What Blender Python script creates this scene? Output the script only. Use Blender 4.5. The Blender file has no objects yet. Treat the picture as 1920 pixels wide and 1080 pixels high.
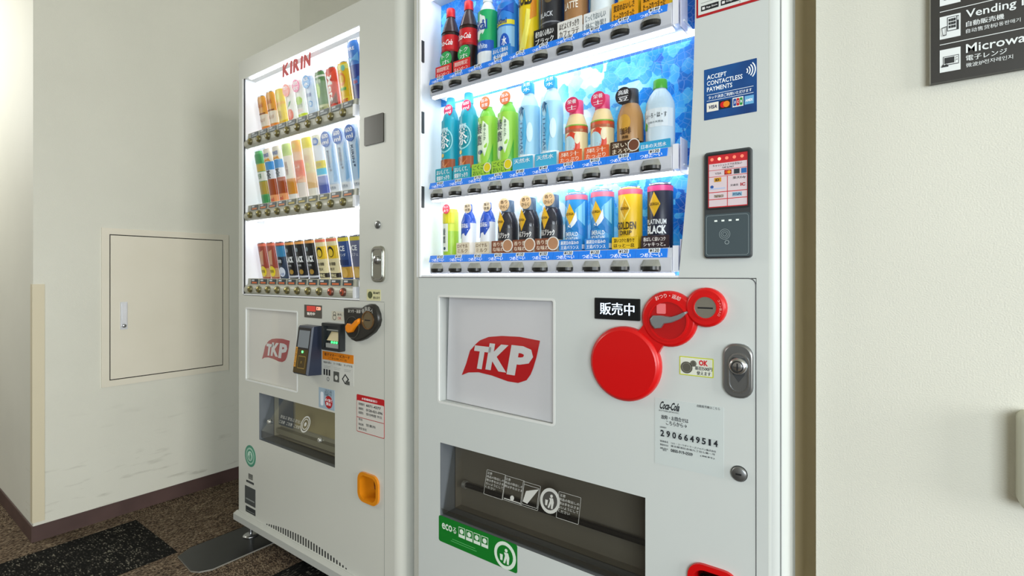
import bpy, math, random
from mathutils import Vector
random.seed(7)
SC = bpy.context.scene
COL = SC.collection
# ------------------------------------------------------------------ camera
# world: x runs along the machine fronts (right +), y goes into the alcove, z up; the camera stands at x=y=0
F, HZ, H = 957.5, 516.0, 1.06           # focal length in px (1920 wide), horizon row, eye height
TH = math.atan(F / 1295.0)
SN, CS = math.sin(TH), math.cos(TH)
cd = bpy.data.cameras.new('camera'); cam = bpy.data.objects.new('camera', cd); COL.objects.link(cam)
cd.sensor_width = 36.0; cd.lens = F / 1920 * 36.0; cd.shift_y = -(540 - HZ) / 1920
cd.clip_start = 0.02
cam.location = (0, 0, H); cam.rotation_euler = (math.pi / 2, 0, TH)
SC.camera = cam
# ------------------------------------------------------------------ light
W = bpy.data.worlds.new('daylight'); SC.world = W; W.use_nodes = True
bg = W.node_tree.nodes['Background']; bg.inputs[0].default_value = (1.0, 0.92, 0.76, 1); bg.inputs[1].default_value = 0.34
def area(name, loc, aim, sx, sy, power, col):
    l = bpy.data.lights.new(name, 'AREA'); l.shape = 'RECTANGLE'; l.size = sx; l.size_y = sy; l.energy = power; l.color = col
    o = bpy.data.objects.new(name, l); COL.objects.link(o); o.location = loc
    o.rotation_euler = (Vector(aim) - Vector(loc)).to_track_quat('-Z', 'Y').to_euler()
    return o
area('window_light_right', (4.6, -0.05, 1.6), (-2.7, 1.0, 1.1), 1.7, 1.9, 178, (1.0, 1.0, 0.97))
area('window_light_front', (1.9, -2.1, 1.25), (0.2, 1.0, 0.9), 1.9, 1.7, 134, (0.89, 0.98, 1.03))
area('window_light_left', (-4.3, -0.5, 2.35), (-3.1, 0.5, 1.8), 0.9, 0.9, 40, (1.0, 1.0, 0.93))
VS = SC.view_settings
VS.view_transform = 'Standard'; VS.look = 'None'; VS.gamma = 1; VS.use_curve_mapping = False; VS.exposure = -0.38

# ------------------------------------------------------------------ pixel -> place
def ray(u):
    a = (u - 960) / F
    return a * CS - SN, a * SN + CS
def PX(u, v, y=1.0):                    # on a plane parallel to the machine fronts
    rx, ry = ray(u); t = y / ry
    return t * rx, H - (v - HZ) / F * t
def UX(u, y=1.0): return PX(u, HZ, y)[0]
def FL(u, v, z=0.0):                    # on the floor
    t = (H - z) * F / (v - HZ); rx, ry = ray(u)
    return t * rx, t * ry
def LW(u, v, x):                        # on a plane parallel to the left wall -> (y, z)
    rx, ry = ray(u); t = x / rx
    return t * ry, H - (v - HZ) / F * t

# ------------------------------------------------------------------ materials
def lin(c):
    return c / 12.92 if c <= 0.04045 else ((c + 0.055) / 1.055) ** 2.4
def hexc(h):
    h = h.lstrip('#'); return tuple(lin(int(h[i:i + 2], 16) / 255) for i in (0, 2, 4)) + (1.0,)
MATS = {}
def M(hx, rough=0.45, metal=0.0, emit=0.0, alpha=None, coat=0.0, ior=1.5, trans=0.0):
    k = (hx, rough, metal, emit, alpha, coat, trans)
    if k in MATS: return MATS[k]
    m = bpy.data.materials.new('paint_' + hx.strip('#')); m.use_nodes = True
    nt = m.node_tree; b = nt.nodes['Principled BSDF']
    b.inputs['Base Color'].default_value = hexc(hx); b.inputs['Roughness'].default_value = rough
    b.inputs['Metallic'].default_value = metal; b.inputs['IOR'].default_value = ior
    if coat: b.inputs['Coat Weight'].default_value = coat; b.inputs['Coat Roughness'].default_value = 0.08
    if emit: b.inputs['Emission Color'].default_value = hexc(hx); b.inputs['Emission Strength'].default_value = emit
    MATS[k] = m
    return m
def glassy(name, tint, gloss=0.06, rough=0.03):
    m = bpy.data.materials.new(name); m.use_nodes = True; nt = m.node_tree; nt.nodes.clear()
    o = nt.nodes.new('ShaderNodeOutputMaterial'); mx = nt.nodes.new('ShaderNodeMixShader'); t = nt.nodes.new('ShaderNodeBsdfTransparent')
    g = nt.nodes.new('ShaderNodeBsdfGlossy'); t.inputs[0].default_value = tint; g.inputs['Roughness'].default_value = rough
    lw = nt.nodes.new('ShaderNodeLayerWeight'); lw.inputs[0].default_value = 0.25
    mr = nt.nodes.new('ShaderNodeMapRange'); mr.inputs[3].default_value = gloss; mr.inputs[4].default_value = min(1, gloss * 5)
    nt.links.new(lw.outputs['Facing'], mr.inputs[0]); nt.links.new(mr.outputs[0], mx.inputs[0])
    nt.links.new(t.outputs[0], mx.inputs[1]); nt.links.new(g.outputs[0], mx.inputs[2]); nt.links.new(mx.outputs[0], o.inputs[0])
    return m
def noisy(name, c1, c2, scale, rough=0.6, bump=0.0, bscale=200.0, metal=0.0, stretch=(1, 1, 1), detail=3.0):
    m = bpy.data.materials.new(name); m.use_nodes = True; nt = m.node_tree; b = nt.nodes['Principled BSDF']
    tc = nt.nodes.new('ShaderNodeTexCoord'); mp = nt.nodes.new('ShaderNodeMapping'); mp.inputs['Scale'].default_value = stretch
    nt.links.new(tc.outputs['Object'], mp.inputs[0])
    n = nt.nodes.new('ShaderNodeTexNoise'); n.inputs['Scale'].default_value = scale; n.inputs['Detail'].default_value = detail
    nt.links.new(mp.outputs[0], n.inputs['Vector'])
    r = nt.nodes.new('ShaderNodeValToRGB'); r.color_ramp.elements[0].color = hexc(c1); r.color_ramp.elements[1].color = hexc(c2)
    r.color_ramp.elements[0].position = 0.3; r.color_ramp.elements[1].position = 0.7
    nt.links.new(n.outputs[0], r.inputs[0]); nt.links.new(r.outputs[0], b.inputs['Base Color'])
    b.inputs['Roughness'].default_value = rough; b.inputs['Metallic'].default_value = metal
    if bump:
        n2 = nt.nodes.new('ShaderNodeTexNoise'); n2.inputs['Scale'].default_value = bscale; n2.inputs['Detail'].default_value = 2
        nt.links.new(mp.outputs[0], n2.inputs['Vector'])
        bp = nt.nodes.new('ShaderNodeBump'); bp.inputs['Strength'].default_value = bump; bp.inputs['Distance'].default_value = 0.002
        nt.links.new(n2.outputs[0], bp.inputs['Height']); nt.links.new(bp.outputs[0], b.inputs['Normal'])
    return m
def carpet(name, cols, sx, sy, turn):
    # short tufts: each cell of a fine grid takes one of the yarn colours
    m = bpy.data.materials.new(name); m.use_nodes = True; nt = m.node_tree; b = nt.nodes['Principled BSDF']
    tc = nt.nodes.new('ShaderNodeTexCoord'); sp = nt.nodes.new('ShaderNodeVectorMath'); sp.operation = 'SNAP'
    sp.inputs[1].default_value = (sx, sy, 1.0) if not turn else (sy, sx, 1.0)
    nt.links.new(tc.outputs['Object'], sp.inputs[0])
    wn = nt.nodes.new('ShaderNodeTexWhiteNoise'); nt.links.new(sp.outputs[0], wn.inputs['Vector'])
    ns = nt.nodes.new('ShaderNodeTexNoise'); ns.inputs['Scale'].default_value = 16; nt.links.new(tc.outputs['Object'], ns.inputs['Vector'])
    mp = nt.nodes.new('ShaderNodeMapping'); mp.inputs['Scale'].default_value = (1, .12, 1) if not turn else (.12, 1, 1)
    nt.links.new(tc.outputs['Object'], mp.inputs[0]); ns2 = nt.nodes.new('ShaderNodeTexNoise'); ns2.inputs['Scale'].default_value = 130
    nt.links.new(mp.outputs[0], ns2.inputs['Vector'])
    ad = nt.nodes.new('ShaderNodeMath'); ad.operation = 'MULTIPLY_ADD'; ad.inputs[1].default_value = 0.55
    nt.links.new(ns.outputs[0], ad.inputs[0]); nt.links.new(wn.outputs['Value'], ad.inputs[2])
    ad2 = nt.nodes.new('ShaderNodeMath'); ad2.operation = 'MULTIPLY_ADD'; ad2.inputs[1].default_value = 0.7
    nt.links.new(ns2.outputs[0], ad2.inputs[0]); nt.links.new(ad.outputs[0], ad2.inputs[2])
    mr = nt.nodes.new('ShaderNodeMapRange'); mr.inputs[1].default_value = 0.5; mr.inputs[2].default_value = 1.65
    nt.links.new(ad2.outputs[0], mr.inputs[0])
    r = nt.nodes.new('ShaderNodeValToRGB'); r.color_ramp.interpolation = 'LINEAR'
    els = r.color_ramp.elements
    while len(els) < len(cols): els.new(0.5)
    for i, (p, c) in enumerate(cols): els[i].position = p; els[i].color = hexc(c)
    nt.links.new(mr.outputs[0], r.inputs[0]); nt.links.new(r.outputs[0], b.inputs['Base Color'])
    b.inputs['Roughness'].default_value = 0.95; b.inputs['Specular IOR Level'].default_value = 0.15
    bp = nt.nodes.new('ShaderNodeBump'); bp.inputs['Strength'].default_value = 0.9; bp.inputs['Distance'].default_value = 0.004
    nt.links.new(wn.outputs['Value'], bp.inputs['Height']); nt.links.new(bp.outputs[0], b.inputs['Normal'])
    return m
def ice_mat(name, e, bias=0.0):
    # photo print of ice cubes on a backlit sheet: white at the left, blue at the right
    m = bpy.data.materials.new(name); m.use_nodes = True; nt = m.node_tree; b = nt.nodes['Principled BSDF']
    tc = nt.nodes.new('ShaderNodeTexCoord'); ns = nt.nodes.new('ShaderNodeTexNoise'); ns.inputs['Scale'].default_value = 9
    nt.links.new(tc.outputs['Object'], ns.inputs['Vector'])
    mx = nt.nodes.new('ShaderNodeMix'); mx.data_type = 'RGBA'; mx.inputs[0].default_value = 0.03
    nt.links.new(tc.outputs['Object'], mx.inputs[6]); nt.links.new(ns.outputs['Color'], mx.inputs[7])
    v = nt.nodes.new('ShaderNodeTexVoronoi'); v.inputs['Scale'].default_value = 38; v.distance = 'MANHATTAN'; nt.links.new(mx.outputs[2], v.inputs['Vector'])
    v2 = nt.nodes.new('ShaderNodeTexVoronoi'); v2.inputs['Scale'].default_value = 70; v2.feature = 'DISTANCE_TO_EDGE'; nt.links.new(mx.outputs[2], v2.inputs['Vector'])
    sx = nt.nodes.new('ShaderNodeSeparateXYZ'); nt.links.new(tc.outputs['Object'], sx.inputs[0])
    g = nt.nodes.new('ShaderNodeMapRange'); g.inputs[1].default_value = -0.24; g.inputs[2].default_value = 0.36; g.inputs[3].default_value = -0.28 + bias; g.inputs[4].default_value = 0.74 + bias * .3
    nt.links.new(sx.outputs[0], g.inputs[0])
    n3 = nt.nodes.new('ShaderNodeTexNoise'); n3.inputs['Scale'].default_value = 14; nt.links.new(tc.outputs['Object'], n3.inputs['Vector'])
    sc = nt.nodes.new('ShaderNodeSeparateColor'); nt.links.new(v.outputs['Color'], sc.inputs[0])
    a1 = nt.nodes.new('ShaderNodeMath'); a1.operation = 'MULTIPLY_ADD'; a1.inputs[1].default_value = 0.42
    nt.links.new(sc.outputs[0], a1.inputs[0]); nt.links.new(g.outputs[0], a1.inputs[2])
    a2 = nt.nodes.new('ShaderNodeMath'); a2.operation = 'MULTIPLY_ADD'; a2.inputs[1].default_value = 0.5
    nt.links.new(n3.outputs[0], a2.inputs[0]); nt.links.new(a1.outputs[0], a2.inputs[2])
    s3 = nt.nodes.new('ShaderNodeMath'); s3.operation = 'SUBTRACT'; s3.inputs[1].default_value = 0.30; nt.links.new(a2.outputs[0], s3.inputs[0])
    r = nt.nodes.new('ShaderNodeValToRGB'); els = r.color_ramp.elements
    while len(els) < 5: els.new(0.5)
    for i, (p, c) in enumerate([(0, '#f4fbff'), (.22, '#cfeefb'), (.45, '#62c4ee'), (.72, '#1683d8'), (1, '#0a4fae')]): els[i].position = p; els[i].color = hexc(c)
    nt.links.new(s3.outputs[0], r.inputs[0])
    # bright facets
    er = nt.nodes.new('ShaderNodeMapRange'); er.inputs[1].default_value = 0.0; er.inputs[2].default_value = 0.06; er.inputs[3].default_value = 0.12; er.inputs[4].default_value = 0.0
    nt.links.new(v2.outputs[0], er.inputs[0])
    m2 = nt.nodes.new('ShaderNodeMix'); m2.data_type = 'RGBA'; m2.inputs[7].default_value = (0.8, 0.95, 1, 1)
    nt.links.new(er.outputs[0], m2.inputs[0]); nt.links.new(r.outputs[0], m2.inputs[6])
    nt.links.new(m2.outputs[2], b.inputs['Base Color']); nt.links.new(m2.outputs[2], b.inputs['Emission Color'])
    b.inputs['Emission Strength'].default_value = e; b.inputs['Roughness'].default_value = 0.4
    return m

# ------------------------------------------------------------------ mesh builder
TXT = {}
def text_mesh(s, bold=0.0, res=2):
    k = (s, bold, res)
    if k not in TXT:
        c = bpy.data.curves.new('t', 'FONT'); c.body = s; c.resolution_u = res; c.size = 1; c.offset = bold
        o = bpy.data.objects.new('t', c); me = bpy.data.meshes.new_from_object(o)
        vs = [(v.co.x, v.co.y) for v in me.vertices]; fs = [tuple(p.vertices) for p in me.polygons]
        bpy.data.objects.remove(o); bpy.data.curves.remove(c); bpy.data.meshes.remove(me)
        x0 = min(v[0] for v in vs); x1 = max(v[0] for v in vs); y0 = min(v[1] for v in vs); y1 = max(v[1] for v in vs)
        TXT[k] = (vs, fs, x0, x1, y0, y1)
    return TXT[k]
class B:
    def __init__(s): s.v = []; s.f = []; s.m = []; s.sm = []; s.mats = []
    def add(s, vs, fs, mat, smooth=False):
        if mat not in s.mats: s.mats.append(mat)
        k = s.mats.index(mat); n = len(s.v)
        s.v += [tuple(p) for p in vs]
        for f in fs: s.f.append(tuple(i + n for i in f)); s.m.append(k); s.sm.append(smooth)
        return s
    def box(s, x0, x1, y0, y1, z0, z1, mat):
        vs = [(x, y, z) for x in (x0, x1) for y in (y0, y1) for z in (z0, z1)]
        return s.add(vs, [(0, 1, 3, 2), (4, 6, 7, 5), (0, 4, 5, 1), (2, 3, 7, 6), (0, 2, 6, 4), (1, 5, 7, 3)], mat)
    def prism(s, pts, y0, y1, mat, smooth=False):          # outline in x,z; front face at y0
        n = len(pts)
        a = sum(pts[i][0] * pts[(i + 1) % n][1] - pts[(i + 1) % n][0] * pts[i][1] for i in range(n))
        if a < 0: pts = pts[::-1]
        vs = [(x, y0, z) for x, z in pts] + [(x, y1, z) for x, z in pts]
        s.add(vs[:n], [tuple(range(n))], mat)
        s.add(vs[n:], [tuple(range(n - 1, -1, -1))], mat)
        return s.add(vs, [(i, i + n, (i + 1) % n + n, (i + 1) % n) for i in range(n)], mat, smooth)
    def domed(s, pts, y0, y1, bev, mat):                    # prism with a bevelled front rim
        n = len(pts); cx = sum(p[0] for p in pts) / n; cz = sum(p[1] for p in pts) / n
        a = sum(pts[i][0] * pts[(i + 1) % n][1] - pts[(i + 1) % n][0] * pts[i][1] for i in range(n))
        if a < 0: pts = pts[::-1]
        ring = []
        for q, yy in ((0, y1), (0, y0 + bev), (.3, y0 + bev * .35), (1, y0)):
            for x, z in pts:
                d = math.hypot(x - cx, z - cz) or 1
                ring.append((x - (x - cx) / d * bev * q, yy, z - (z - cz) / d * bev * q))
        fs = []
        for k in range(3):
            for i in range(n): j = (i + 1) % n; fs.append((k * n + i, k * n + j, (k + 1) * n + j, (k + 1) * n + i))
        s.add(ring, fs, mat, True)
        return s.add(ring[3 * n:], [tuple(range(n))], mat)
    def rrect(s, x0, x1, z0, z1, r, y0, y1, mat, bev=0):
        p = rr(x0, x1, z0, z1, r)
        return s.domed(p, y0, y1, bev, mat) if bev else s.prism(p, y0, y1, mat)
    def ringr(s, x0, x1, z0, z1, r, w, y0, y1, mat):        # rounded frame of width w
        a = rr(x0, x1, z0, z1, r); b = rr(x0 + w, x1 - w, z0 + w, z1 - w, max(r - w, .0005))
        return s.loop(a, b, y0, y1, mat)
    def loop(s, a, b, y0, y1, mat, smooth=False):
        n = len(a); vs = [(x, y0, z) for x, z in a] + [(x, y0, z) for x, z in b] + [(x, y1, z) for x, z in a] + [(x, y1, z) for x, z in b]
        fs = []
        for i in range(n):
            j = (i + 1) % n
            fs += [(i, j, j + n, i + n), (i, i + 2 * n, j + 2 * n, j), (i + n, j + n, j + 3 * n, i + 3 * n)]
        return s.add(vs, fs, mat, smooth)
    def disc(s, cx, cz, r, y0, y1, mat, n=24, rz=None):
        return s.prism(circ(cx, cz, r, n, rz), y0, y1, mat, True)
    def ring(s, cx, cz, r0, r1, y0, y1, mat, n=28):
        return s.loop(circ(cx, cz, r1, n), circ(cx, cz, r0, n), y0, y1, mat, False)
    def fdisc(s, cx, cz, r, y, mat, n=18, rings=3, rz=None): # flat printed disc, fine enough to wrap
        rz = rz or r; vs = [(cx, y, cz)]; fs = []
        for k in range(1, rings + 1):
            for i in range(n): a = 2 * math.pi * i / n; vs.append((cx + r * k / rings * math.cos(a), y, cz + rz * k / rings * math.sin(a)))
        for i in range(n): fs.append((0, 1 + i, 1 + (i + 1) % n))
        for k in range(rings - 1):
            for i in range(n): j = (i + 1) % n; p = 1 + k * n; fs.append((p + i, p + n + i, p + n + j, p + j))
        return s.add(vs, fs, mat)
    def frect(s, x0, x1, z0, z1, y, mat, nx=6, nz=1):
        vs = [(x0 + (x1 - x0) * i / nx, y, z0 + (z1 - z0) * j / nz) for j in range(nz + 1) for i in range(nx + 1)]
        fs = [(j * (nx + 1) + i, j * (nx + 1) + i + 1, (j + 1) * (nx + 1) + i + 1, (j + 1) * (nx + 1) + i) for j in range(nz) for i in range(nx)]
        return s.add(vs, fs, mat)
    def fpoly(s, pts, y, mat):
        return s.add([(x, y, z) for x, z in pts], [tuple(range(len(pts)))], mat)
    def lathe(s, prof, mat, cx=0, cy=0, n=24, ysc=1.0, smooth=True):   # profile (r,z) bottom to top
        vs = []; fs = []
        for r, z in prof:
            for i in range(n): a = 2 * math.pi * i / n; vs.append((cx + r * math.cos(a), cy + r * ysc * math.sin(a), z))
        for k in range(len(prof) - 1):
            for i in range(n): j = (i + 1) % n; fs.append((k * n + i, k * n + j, (k + 1) * n + j, (k + 1) * n + i))
        return s.add(vs, fs, mat, smooth)
    def knob(s, prof, mat, cx, cz, y, n=20):                 # lathe about the y axis; profile (r, depth out of the face)
        vs = []; fs = []
        for r, d in prof:
            for i in range(n): a = 2 * math.pi * i / n; vs.append((cx + r * math.cos(a), y - d, cz + r * math.sin(a)))
        for k in range(len(prof) - 1):
            for i in range(n): j = (i + 1) % n; fs.append((k * n + i, k * n + j, (k + 1) * n + j, (k + 1) * n + i))
        return s.add(vs, fs, mat, True)
    def tube(s, path, r, mat, n=10):
        vs = []; fs = []; P = [Vector(p) for p in path]
        for k, p in enumerate(P):
            d = (P[min(k + 1, len(P) - 1)] - P[max(k - 1, 0)]).normalized()
            q = d.to_track_quat('Z', 'Y')
            for i in range(n): a = 2 * math.pi * i / n; vs.append(tuple(p + q @ Vector((r * math.cos(a), r * math.sin(a), 0))))
        for k in range(len(P) - 1):
            for i in range(n): j = (i + 1) % n; fs.append((k * n + i, k * n + j, (k + 1) * n + j, (k + 1) * n + i))
        s.add(vs, fs, mat, True)
        return s.add(vs, [tuple(range(n - 1, -1, -1)), tuple(range((len(P) - 1) * n, len(P) * n))], mat)
    def text(s, t, x0, z0, h, y, mat, w=None, align='l', bold=0.0, shear=0.0, vert=False, res=2):
        if not t: return s
        if bold > 0 and any(ord(ch) > 0x2e80 for ch in t):      # dense glyphs: struck twice instead of fattened
            g = h * bold * .9; ww = None if w is None else w - 2 * g
            s.text(t, x0 - (g if align == 'c' else 0), z0, h, y, mat, ww, align, 0.0, shear, vert, res)
            return s.text(t, x0 + (g if align == 'c' else 2 * g), z0 + (0 if not vert else 0), h, y - .00002, mat, ww, align, 0.0, shear, vert, res)
        vs, fs, a0, a1, b0, b1 = text_mesh(t, bold, res)
        k = h / (b1 - b0); kx = k if w is None else w / (a1 - a0); wd = (a1 - a0) * kx
        ox = x0 - (wd / 2 if align == 'c' else wd if align == 'r' else 0)
        if vert: pts = [(x0 + (q - b0) * k, y, z0 - (p - a0) * kx) for p, q in vs]      # runs downward
        else: pts = [(ox + (p - a0) * kx + (q - b0) * k * shear, y, z0 + (q - b0) * k) for p, q in vs]
        return s.add(pts, fs, mat)
    def wrap(s, R, ysc=1.0):                                 # bend flat print round a cylinder standing at the origin
        out = []
        for x, y, z in s.v:
            a = x / R; r = R - y
            out.append((r * math.sin(a), -r * math.cos(a) * ysc if ysc == 1 else -(R * ysc * math.cos(a)) + y, z))
        s.v = out
        return s
    def build(s, name, parent=None, origin=(0, 0, 0), label=None):
        me = bpy.data.meshes.new(name)
        me.from_pydata([(x - origin[0], y - origin[1], z - origin[2]) for x, y, z in s.v], [], s.f)
        for m in s.mats: me.materials.append(m)
        me.polygons.foreach_set('material_index', s.m); me.polygons.foreach_set('use_smooth', s.sm)
        me.update()
        o = bpy.data.objects.new(name, me); COL.objects.link(o)
        if parent: o.parent = parent
        if not parent: o.location = origin
        if label: o['label'] = label
        return o
def rr(x0, x1, z0, z1, r, n=5):
    out = []
    for cx, cz, a0 in ((x1 - r, z0 + r, -90), (x1 - r, z1 - r, 0), (x0 + r, z1 - r, 90), (x0 + r, z0 + r, 180)):
        for i in range(n + 1): a = math.radians(a0 + 90 * i / n); out.append((cx + r * math.cos(a), cz + r * math.sin(a)))
    return out
def circ(cx, cz, r, n=24, rz=None):
    rz = rz or r
    return [(cx + r * math.cos(2 * math.pi * i / n), cz + rz * math.sin(2 * math.pi * i / n)) for i in range(n)]
def thing(name, loc, label, cat, group=None):
    o = bpy.data.objects.new(name, None); COL.objects.link(o); o.location = loc; o.empty_display_size = 0.05
    o['label'] = label; o['category'] = cat
    if group: o['group'] = group
    return o
def struct(o): o['kind'] = 'structure'; return o

# ------------------------------------------------------------------ the setting
XL = -2.735; YC = 0.50; YB = 1.64; YR = 1.05; XR = UX(1530, YR); ZC = 2.85
wallm = noisy('painted_wall', '#dad9cd', '#dfded2', 3.0, 0.62, 0.25, 420)
scuff = noisy('painted_wall_scuffed', '#dad9cd', '#dfded2', 3.0, 0.62, 0.25, 420)
nt = scuff.node_tree; pb_ = nt.nodes['Principled BSDF']; src = pb_.inputs['Base Color'].links[0].from_socket
tc = nt.nodes.new('ShaderNodeTexCoord'); mp = nt.nodes.new('ShaderNodeMapping'); mp.inputs['Scale'].default_value = (1, 5, 26); nt.links.new(tc.outputs['Object'], mp.inputs[0])
n1 = nt.nodes.new('ShaderNodeTexNoise'); n1.inputs['Scale'].default_value = 1.6; n1.inputs['Detail'].default_value = 5; nt.links.new(mp.outputs[0], n1.inputs['Vector'])
r1 = nt.nodes.new('ShaderNodeMapRange'); r1.inputs[1].default_value = .60; r1.inputs[2].default_value = .74; r1.inputs[4].default_value = .42; nt.links.new(n1.outputs[0], r1.inputs[0])
sz = nt.nodes.new('ShaderNodeSeparateXYZ'); nt.links.new(tc.outputs['Object'], sz.inputs[0])
r2 = nt.nodes.new('ShaderNodeMapRange'); r2.inputs[1].default_value = .08; r2.inputs[2].default_value = .55; r2.inputs[3].default_value = 1; r2.inputs[4].default_value = 0; nt.links.new(sz.outputs[2], r2.inputs[0])
mu = nt.nodes.new('ShaderNodeMath'); mu.operation = 'MULTIPLY'; nt.links.new(r1.outputs[0], mu.inputs[0]); nt.links.new(r2.outputs[0], mu.inputs[1])
mc_ = nt.nodes.new('ShaderNodeMix'); mc_.data_type = 'RGBA'; mc_.inputs[7].default_value = hexc('#8f8a7a'); nt.links.new(mu.outputs[0], mc_.inputs[0]); nt.links.new(src, mc_.inputs[6]); nt.links.new(mc_.outputs[2], pb_.inputs['Base Color'])
b = B(); b.box(XL - 0.12, XL, YC, YB + .12, 0, ZC, scuff); wl = struct(b.build('wall_left')); wl['label'] = 'beige painted side wall of the alcove'
b = B(); b.box(-6.0, XL - .12, YC, YC + 0.12, 0, ZC, wallm); struct(b.build('wall_front'))['label'] = 'narrow bright wall at the far left'
b = B(); b.box(XL, XR, YB, YB + 0.12, 0, ZC, wallm); struct(b.build('wall_back'))['label'] = 'back wall of the alcove behind the machines'
b = B(); b.box(XR, 5.2, YR, YB + 0.12, 0, ZC, wallm); struct(b.build('wall_right'))['label'] = 'pale wall with the black sign at the right'
b = B(); b.box(-6.0, 5.2, -4.2, YB + .12, ZC, ZC + .1, M('#cfc9b4', .9)); struct(b.build('ceiling'))
# floor and its carpet tiles
flm = M('#2b2622', .9)
b = B(); b.box(-6.0, 5.2, -4.2, YB + .12, -0.08, -0.006, flm); floor = struct(b.build('floor')); floor['label'] = 'carpet tile floor'
brown = [(0, '#241d18'), (.35, '#463b32'), (.55, '#5e5043'), (.75, '#7a6856'), (1, '#978873')]
black = [(0, '#0c0c0c'), (.6, '#131312'), (.76, '#1e1e1c'), (.90, '#3c3a36'), (1, '#787468')]
cm = [carpet('carpet_brown_along', brown, .003, .006, False), carpet('carpet_brown_across', brown, .003, .006, True),
      carpet('carpet_black_along', black, .0035, .009, False), carpet('carpet_black_across', black, .0035, .009, True)]
T = 0.437; tx0, ty0 = -2.628, 0.812
tmesh = []
for k in range(4):
    b = B(); g = .0006
    p = [(g, g), (T - g, g), (T - g, T - g), (g, T - g)]
    vs = [(x, y, -.006) for x, y in p] + [(x, y, -.0008) for x, y in p] + [(x + (.0015 if x < T / 2 else -.0015), y + (.0015 if y < T / 2 else -.0015), 0) for x, y in p]
    b.add(vs, [(0, 1, 5, 4), (1, 2, 6, 5), (2, 3, 7, 6), (3, 0, 4, 7), (4, 5, 9, 8), (5, 6, 10, 9), (6, 7, 11, 10), (7, 4, 8, 11), (8, 9, 10, 11)], cm[k])
    o = b.build('carpet_tile', floor); tmesh.append(o.data); bpy.data.objects.remove(o)
for i in range(-4, 12):
    for j in range(-5, 2):
        x, y = tx0 + i * T, ty0 + j * T
        if y + T > YB + .02 and j > 0: pass
        blk = (i, j) in ((0, -1), (2, 0), (3, -2), (-2, -3), (5, -1)) or ((i * 7 + j * 5) % 9 == 0 and j < -1)
        o = bpy.data.objects.new('carpet_tile', tmesh[(2 if blk else 0) + (i + j) % 2]); COL.objects.link(o); o.parent = floor; o.location = (x, y, 0)
# baseboards: vinyl, dark brown
bbm = noisy('vinyl_baseboard', '#4b3936', '#594441', 8, 0.45)
def bboard(name, x0, x1, y0, y1, lab):
    b = B(); b.box(x0, x1, y0, y1, 0, .060, bbm); b.box(min(x0, x1) + .001, max(x0, x1) - .001, y0 + .001, y1 - .001, .060, .062, bbm)
    o = struct(b.build(name)); o['label'] = lab
bboard('baseboard_left', XL, XL + .006, YC - .006, YB, 'dark brown vinyl baseboard along the alcove side wall')
bboard('baseboard_front', -6.0, XL, YC - .006, YC, 'dark brown vinyl baseboard on the narrow far-left wall')
bboard('baseboard_back', XL + .006, XR, YB - .006, YB, 'dark brown vinyl baseboard behind the machines')
bboard('baseboard_right', XR, 5.2, YR - .006, YR, 'dark brown vinyl baseboard under the sign wall')
b = B(); b.box(-.171, XR, 1.14, 1.16, 0, ZC, M('#e8d4aa', .7)); o = struct(b.build('added_gap_board')); o['label'] = 'added pale board lightening the shaded gap beside the right machine'  # added board, coloured pale to lift the deep shade in this gap
gm = M('#d9cfb4', .5)
b = B(); zt = LW(57, 533, XL)[1]
b.add([(XL - .03, YC - .003, z) for z in (.075, zt)] + [(XL + .003, YC - .003, z) for z in (.075, zt)] + [(XL + .003, YC + .034, z) for z in (.075, zt)] + [(XL - .03, YC + .001, z) for z in (.075, zt)] + [(XL - .001, YC + .034, z) for z in (.075, zt)],
      [(0, 2, 3, 1), (2, 4, 5, 3), (4, 8, 9, 5), (0, 1, 7, 6), (1, 3, 5, 9, 7)], gm)
t1 = struct(b.build('trim_1')); t1['label'] = 'cream plastic corner guard on the wall corner'

# access hatch in the side wall
ya, za = LW(190, 428, XL); yb, zb = LW(428, 692, XL); za = .5 * (za + LW(427, 440, XL)[1]); zb = .5 * (zb + LW(193, 728, XL)[1])
hat = thing('access_hatch', (XL, (ya + yb) / 2, zb), 'square cream metal access hatch set in the side wall', 'hatch')
def LB(): return B()
hm = noisy('hatch_paint', '#e2dccb', '#e6e0d0', 5, 0.42)
O = hat.location
fw = .027
b = B()
for (p, q, r, s) in ((ya, yb, za - fw, za), (ya, yb, zb, zb + fw), (ya, ya + fw, zb + fw, za - fw), (yb - fw, yb, zb + fw, za - fw)):
    b.box(XL - .02, XL + .006, p, q, r, s, hm)
b.build('frame', hat, O)
b = B(); b.box(XL, XL + .0008, ya + fw, yb - fw, zb + fw, za - fw, M('#15120c', .8)); b.build('shadow_gap', hat, O)
b = B(); e = .004; b.box(XL + .0008, XL + .005, ya + fw + e, yb - fw - e, zb + fw + e, za - fw - e, hm); leaf = b.build('door', hat, O)
hy0, hz1 = LW(224.5, 566.5, XL); hy1, hz0 = LW(238, 617, XL)
pm = M('#d9dbe0', .3, .6)
b = B(); b.box(XL + .005, XL + .008, hy0, hy1, hz0, hz1, pm); b.box(XL + .008, XL + .0095, hy0 + .005, hy1 - .005, hz0 + .028, hz1 - .006, M('#e6e8ee', .25, .4)); hp = b.build('latch_plate', leaf, O)
b = B(); cy, cz = (hy0 + hy1) / 2, hz0 + .016
b.lathe([(.0, 0), (.008, 0), (.008, .004), (.005, .006), (0, .006)], M('#b9bcc4', .25, .9)); b.v = [(XL + .008 + z, cy + x, cz + y) for x, y, z in b.v]
b.build('latch_knob', leaf, O)
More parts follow.
